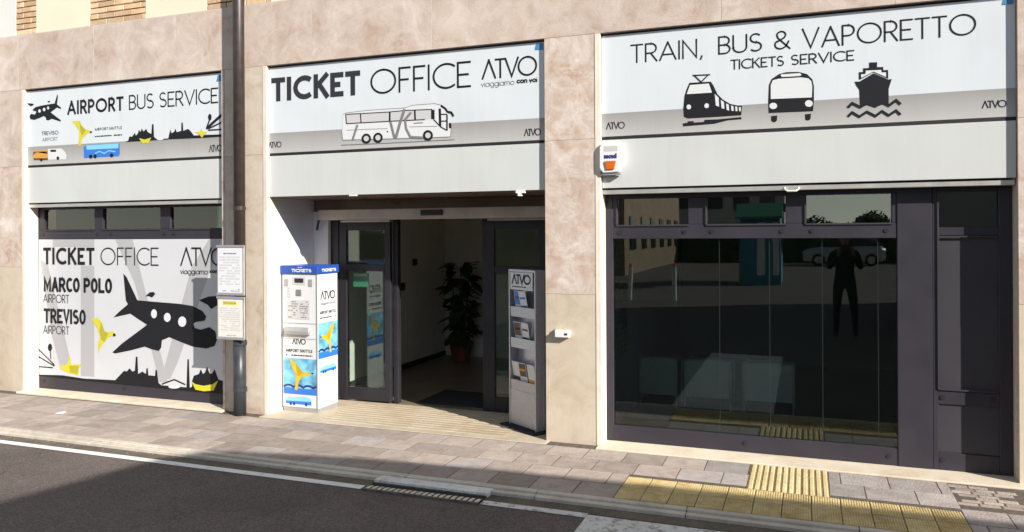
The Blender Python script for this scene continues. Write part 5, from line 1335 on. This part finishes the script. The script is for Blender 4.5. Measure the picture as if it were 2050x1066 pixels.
car_loft([(-1.05, .74, .88, .93, .70), (-.35, .72, .88, 1.38, .56), (.7, .72, .88, 1.43, .56), (1.5, .72, .9, 1.25, .56), (1.85, .7, .9, .98, .62)], 'window_dark', 'glasshouse')
car_loft([(-.40, .565, 1.385, 1.42, .5), (.7, .565, 1.43, 1.47, .5), (1.5, .565, 1.25, 1.29, .5)], 'car_paint', 'roof')
for wx in (-1.25, 1.25):
    for s_ in (-1, 1):
        yy = CYR + s_ * .76
        q = MB(); q.tube([(CX + wx, yy - .1, ROADZ + .31), (CX + wx, yy + .1, ROADZ + .31)], .31, 18); w_ = q.build('wheel', 'rubber', car)
        q = MB(); q.tube([(CX + wx, yy - .106, ROADZ + .31), (CX + wx, yy + .106, ROADZ + .31)], .19, 14); q.build('rim', 'alu', w_)
for s_ in (-1, 1):
    boxobj('headlight', 'white', car, CX - 1.98, CX - 1.9, CYR + s_ * .6 - .14, CYR + s_ * .6 + .14, .56, .70, .02)

# ------------------------------------------------------------------ the person taking the picture, seen only as a reflection in the dark window
M['coat'] = plain('dark_jacket', (0.018, 0.018, 0.022), 0.8, grain=0.2, gscale=20)
M['trousers'] = plain('dark_trousers', (0.02, 0.022, 0.03), 0.8, grain=0.2, gscale=20)
M['skin'] = plain('skin', (0.42, 0.26, 0.19), 0.55)
M['hair'] = plain('dark_hair', (0.02, 0.014, 0.01), 0.7)
M['shoe'] = plain('shoe_black', (0.02, 0.02, 0.02), 0.5)
PX, PY = 0.62, -7.75
def skin_mesh(name, joints, edges, key, parent, root=0, sub_=2):
    me = bpy.data.meshes.new(name)
    me.from_pydata([(PX + a, PY + b_, c + ROADZ) for a, b_, c, r in joints], edges, [])
    me.materials.append(M[key])
    o = bpy.data.objects.new(name, me); attach(o, parent)
    sk = o.modifiers.new('skin', 'SKIN'); sk.use_smooth_shade = True
    if not me.skin_vertices: me.attributes.new('skin', 'FLOAT', 'POINT')
    for k, (a, b_, c, r) in enumerate(joints):
        r2 = r if isinstance(r, tuple) else (r, r)
        me.skin_vertices[0].data[k].radius = r2
        me.skin_vertices[0].data[k].use_root = (k == root)
    ss = o.modifiers.new('sub', 'SUBSURF'); ss.levels = sub_; ss.render_levels = sub_
    return o

person = thing('person', 'person in dark jacket and trousers standing on the square, raising both hands', 'person', (PX, PY, ROADZ))
J = [(0, 0, .96, (.15, .11)), (0, .01, 1.12, (.145, .105)), (0, .01, 1.30, (.17, .115)), (0, 0, 1.44, (.11, .09)), (0, .01, 1.53, .055),
     (-.19, 0, 1.41, .062), (-.25, .10, 1.17, .048), (-.12, .33, 1.38, .036), (.19, 0, 1.41, .062), (.25, .10, 1.17, .048), (.12, .33, 1.38, .036),
     (-.10, 0, .90, .095), (-.13, .03, .50, .066), (-.15, -.02, .10, .045), (-.16, .10, .04, .038), (.10, 0, .90, .095), (.14, .03, .50, .066), (.17, -.02, .10, .045), (.18, .10, .04, .038)]
Eg = [(0, 1), (1, 2), (2, 3), (3, 4), (3, 5), (5, 6), (6, 7), (3, 8), (8, 9), (9, 10), (0, 11), (11, 12), (12, 13), (13, 14), (0, 15), (15, 16), (16, 17), (17, 18)]
try:
    skin_mesh('body', J, Eg, 'coat', person)
    for sx in (-1, 1):                                   # hands with separate fingers
        HJ = [(sx * .12, .33, 1.38, .026), (sx * .11, .37, 1.42, (.034, .018)), (sx * .10, .40, 1.46, (.034, .016))]
        HE = [(0, 1), (1, 2)]
        for f_ in range(4):
            k0 = len(HJ); fx = sx * (.128 - f_ * .019)
            HJ += [(fx, .415, 1.485, .0095), (fx - sx * .012, .43, 1.51 + .004 * (f_ in (1, 2)), .0085), (fx - sx * .03, .43, 1.525, .008)]
            HE += [(2, k0), (k0, k0 + 1), (k0 + 1, k0 + 2)]
        k0 = len(HJ); HJ += [(sx * .075, .37, 1.45, .011), (sx * .05, .39, 1.475, .009)]; HE += [(1, k0), (k0, k0 + 1)]
        skin_mesh('hand', HJ, HE, 'skin', person, 0, 1)
    HD = [(0, .015, 1.545, .05), (0, .02, 1.60, (.068, .075)), (0, .01, 1.67, (.078, .092)), (0, 0, 1.72, (.066, .08))]
    hd_ = skin_mesh('head', HD, [(0, 1), (1, 2), (2, 3)], 'skin', person, 0, 2)
    q = MB(); q.T = Matrix.Translation((PX, PY, ROADZ))
    q.tube([(0, .095, 1.66), (0, .118, 1.625), (0, .09, 1.618)], [.008, .014, .012], 8); q.build('nose', 'skin', hd_, smooth=True)
    q = MB(); q.T = Matrix.Translation((PX, PY, ROADZ))
    for sx in (-1, 1): q.tube([(sx * .03, .086, 1.668), (sx * .03, .098, 1.668)], .009, 8)
    q.tube([(-.024, .094, 1.588), (.024, .094, 1.588)], .005, 6); q.build('eyes_and_mouth', 'hair', hd_)
    for sx in (-1, 1):
        q = MB(); q.T = Matrix.Translation((PX, PY, ROADZ)); q.tube([(sx * .074, 0, 1.63), (sx * .088, -.01, 1.66), (sx * .082, -.012, 1.685)], [.009, .014, .01], 8); q.build('ear', 'skin', hd_, smooth=True)
    HH = [(0, -.03, 1.62, (.07, .06)), (0, -.025, 1.70, (.083, .085)), (0, -.005, 1.755, (.062, .075))]
    skin_mesh('hair', HH, [(0, 1), (1, 2)], 'hair', hd_, 0, 2)
    ph = thing('phone', 'dark phone held up in both hands by the person on the square', 'phone', (PX, PY + .44, 1.45 + ROADZ))
    boxobj('case', 'bolt', ph, PX - .08, PX + .08, PY + .436, PY + .445, 1.46 + ROADZ, 1.54 + ROADZ, .003)
    boxobj('lens', 'white', ph, PX + .055, PX + .068, PY + .4451, PY + .447, 1.515 + ROADZ, 1.528 + ROADZ)
except Exception as e_:
    print('person failed', e_)
    raise
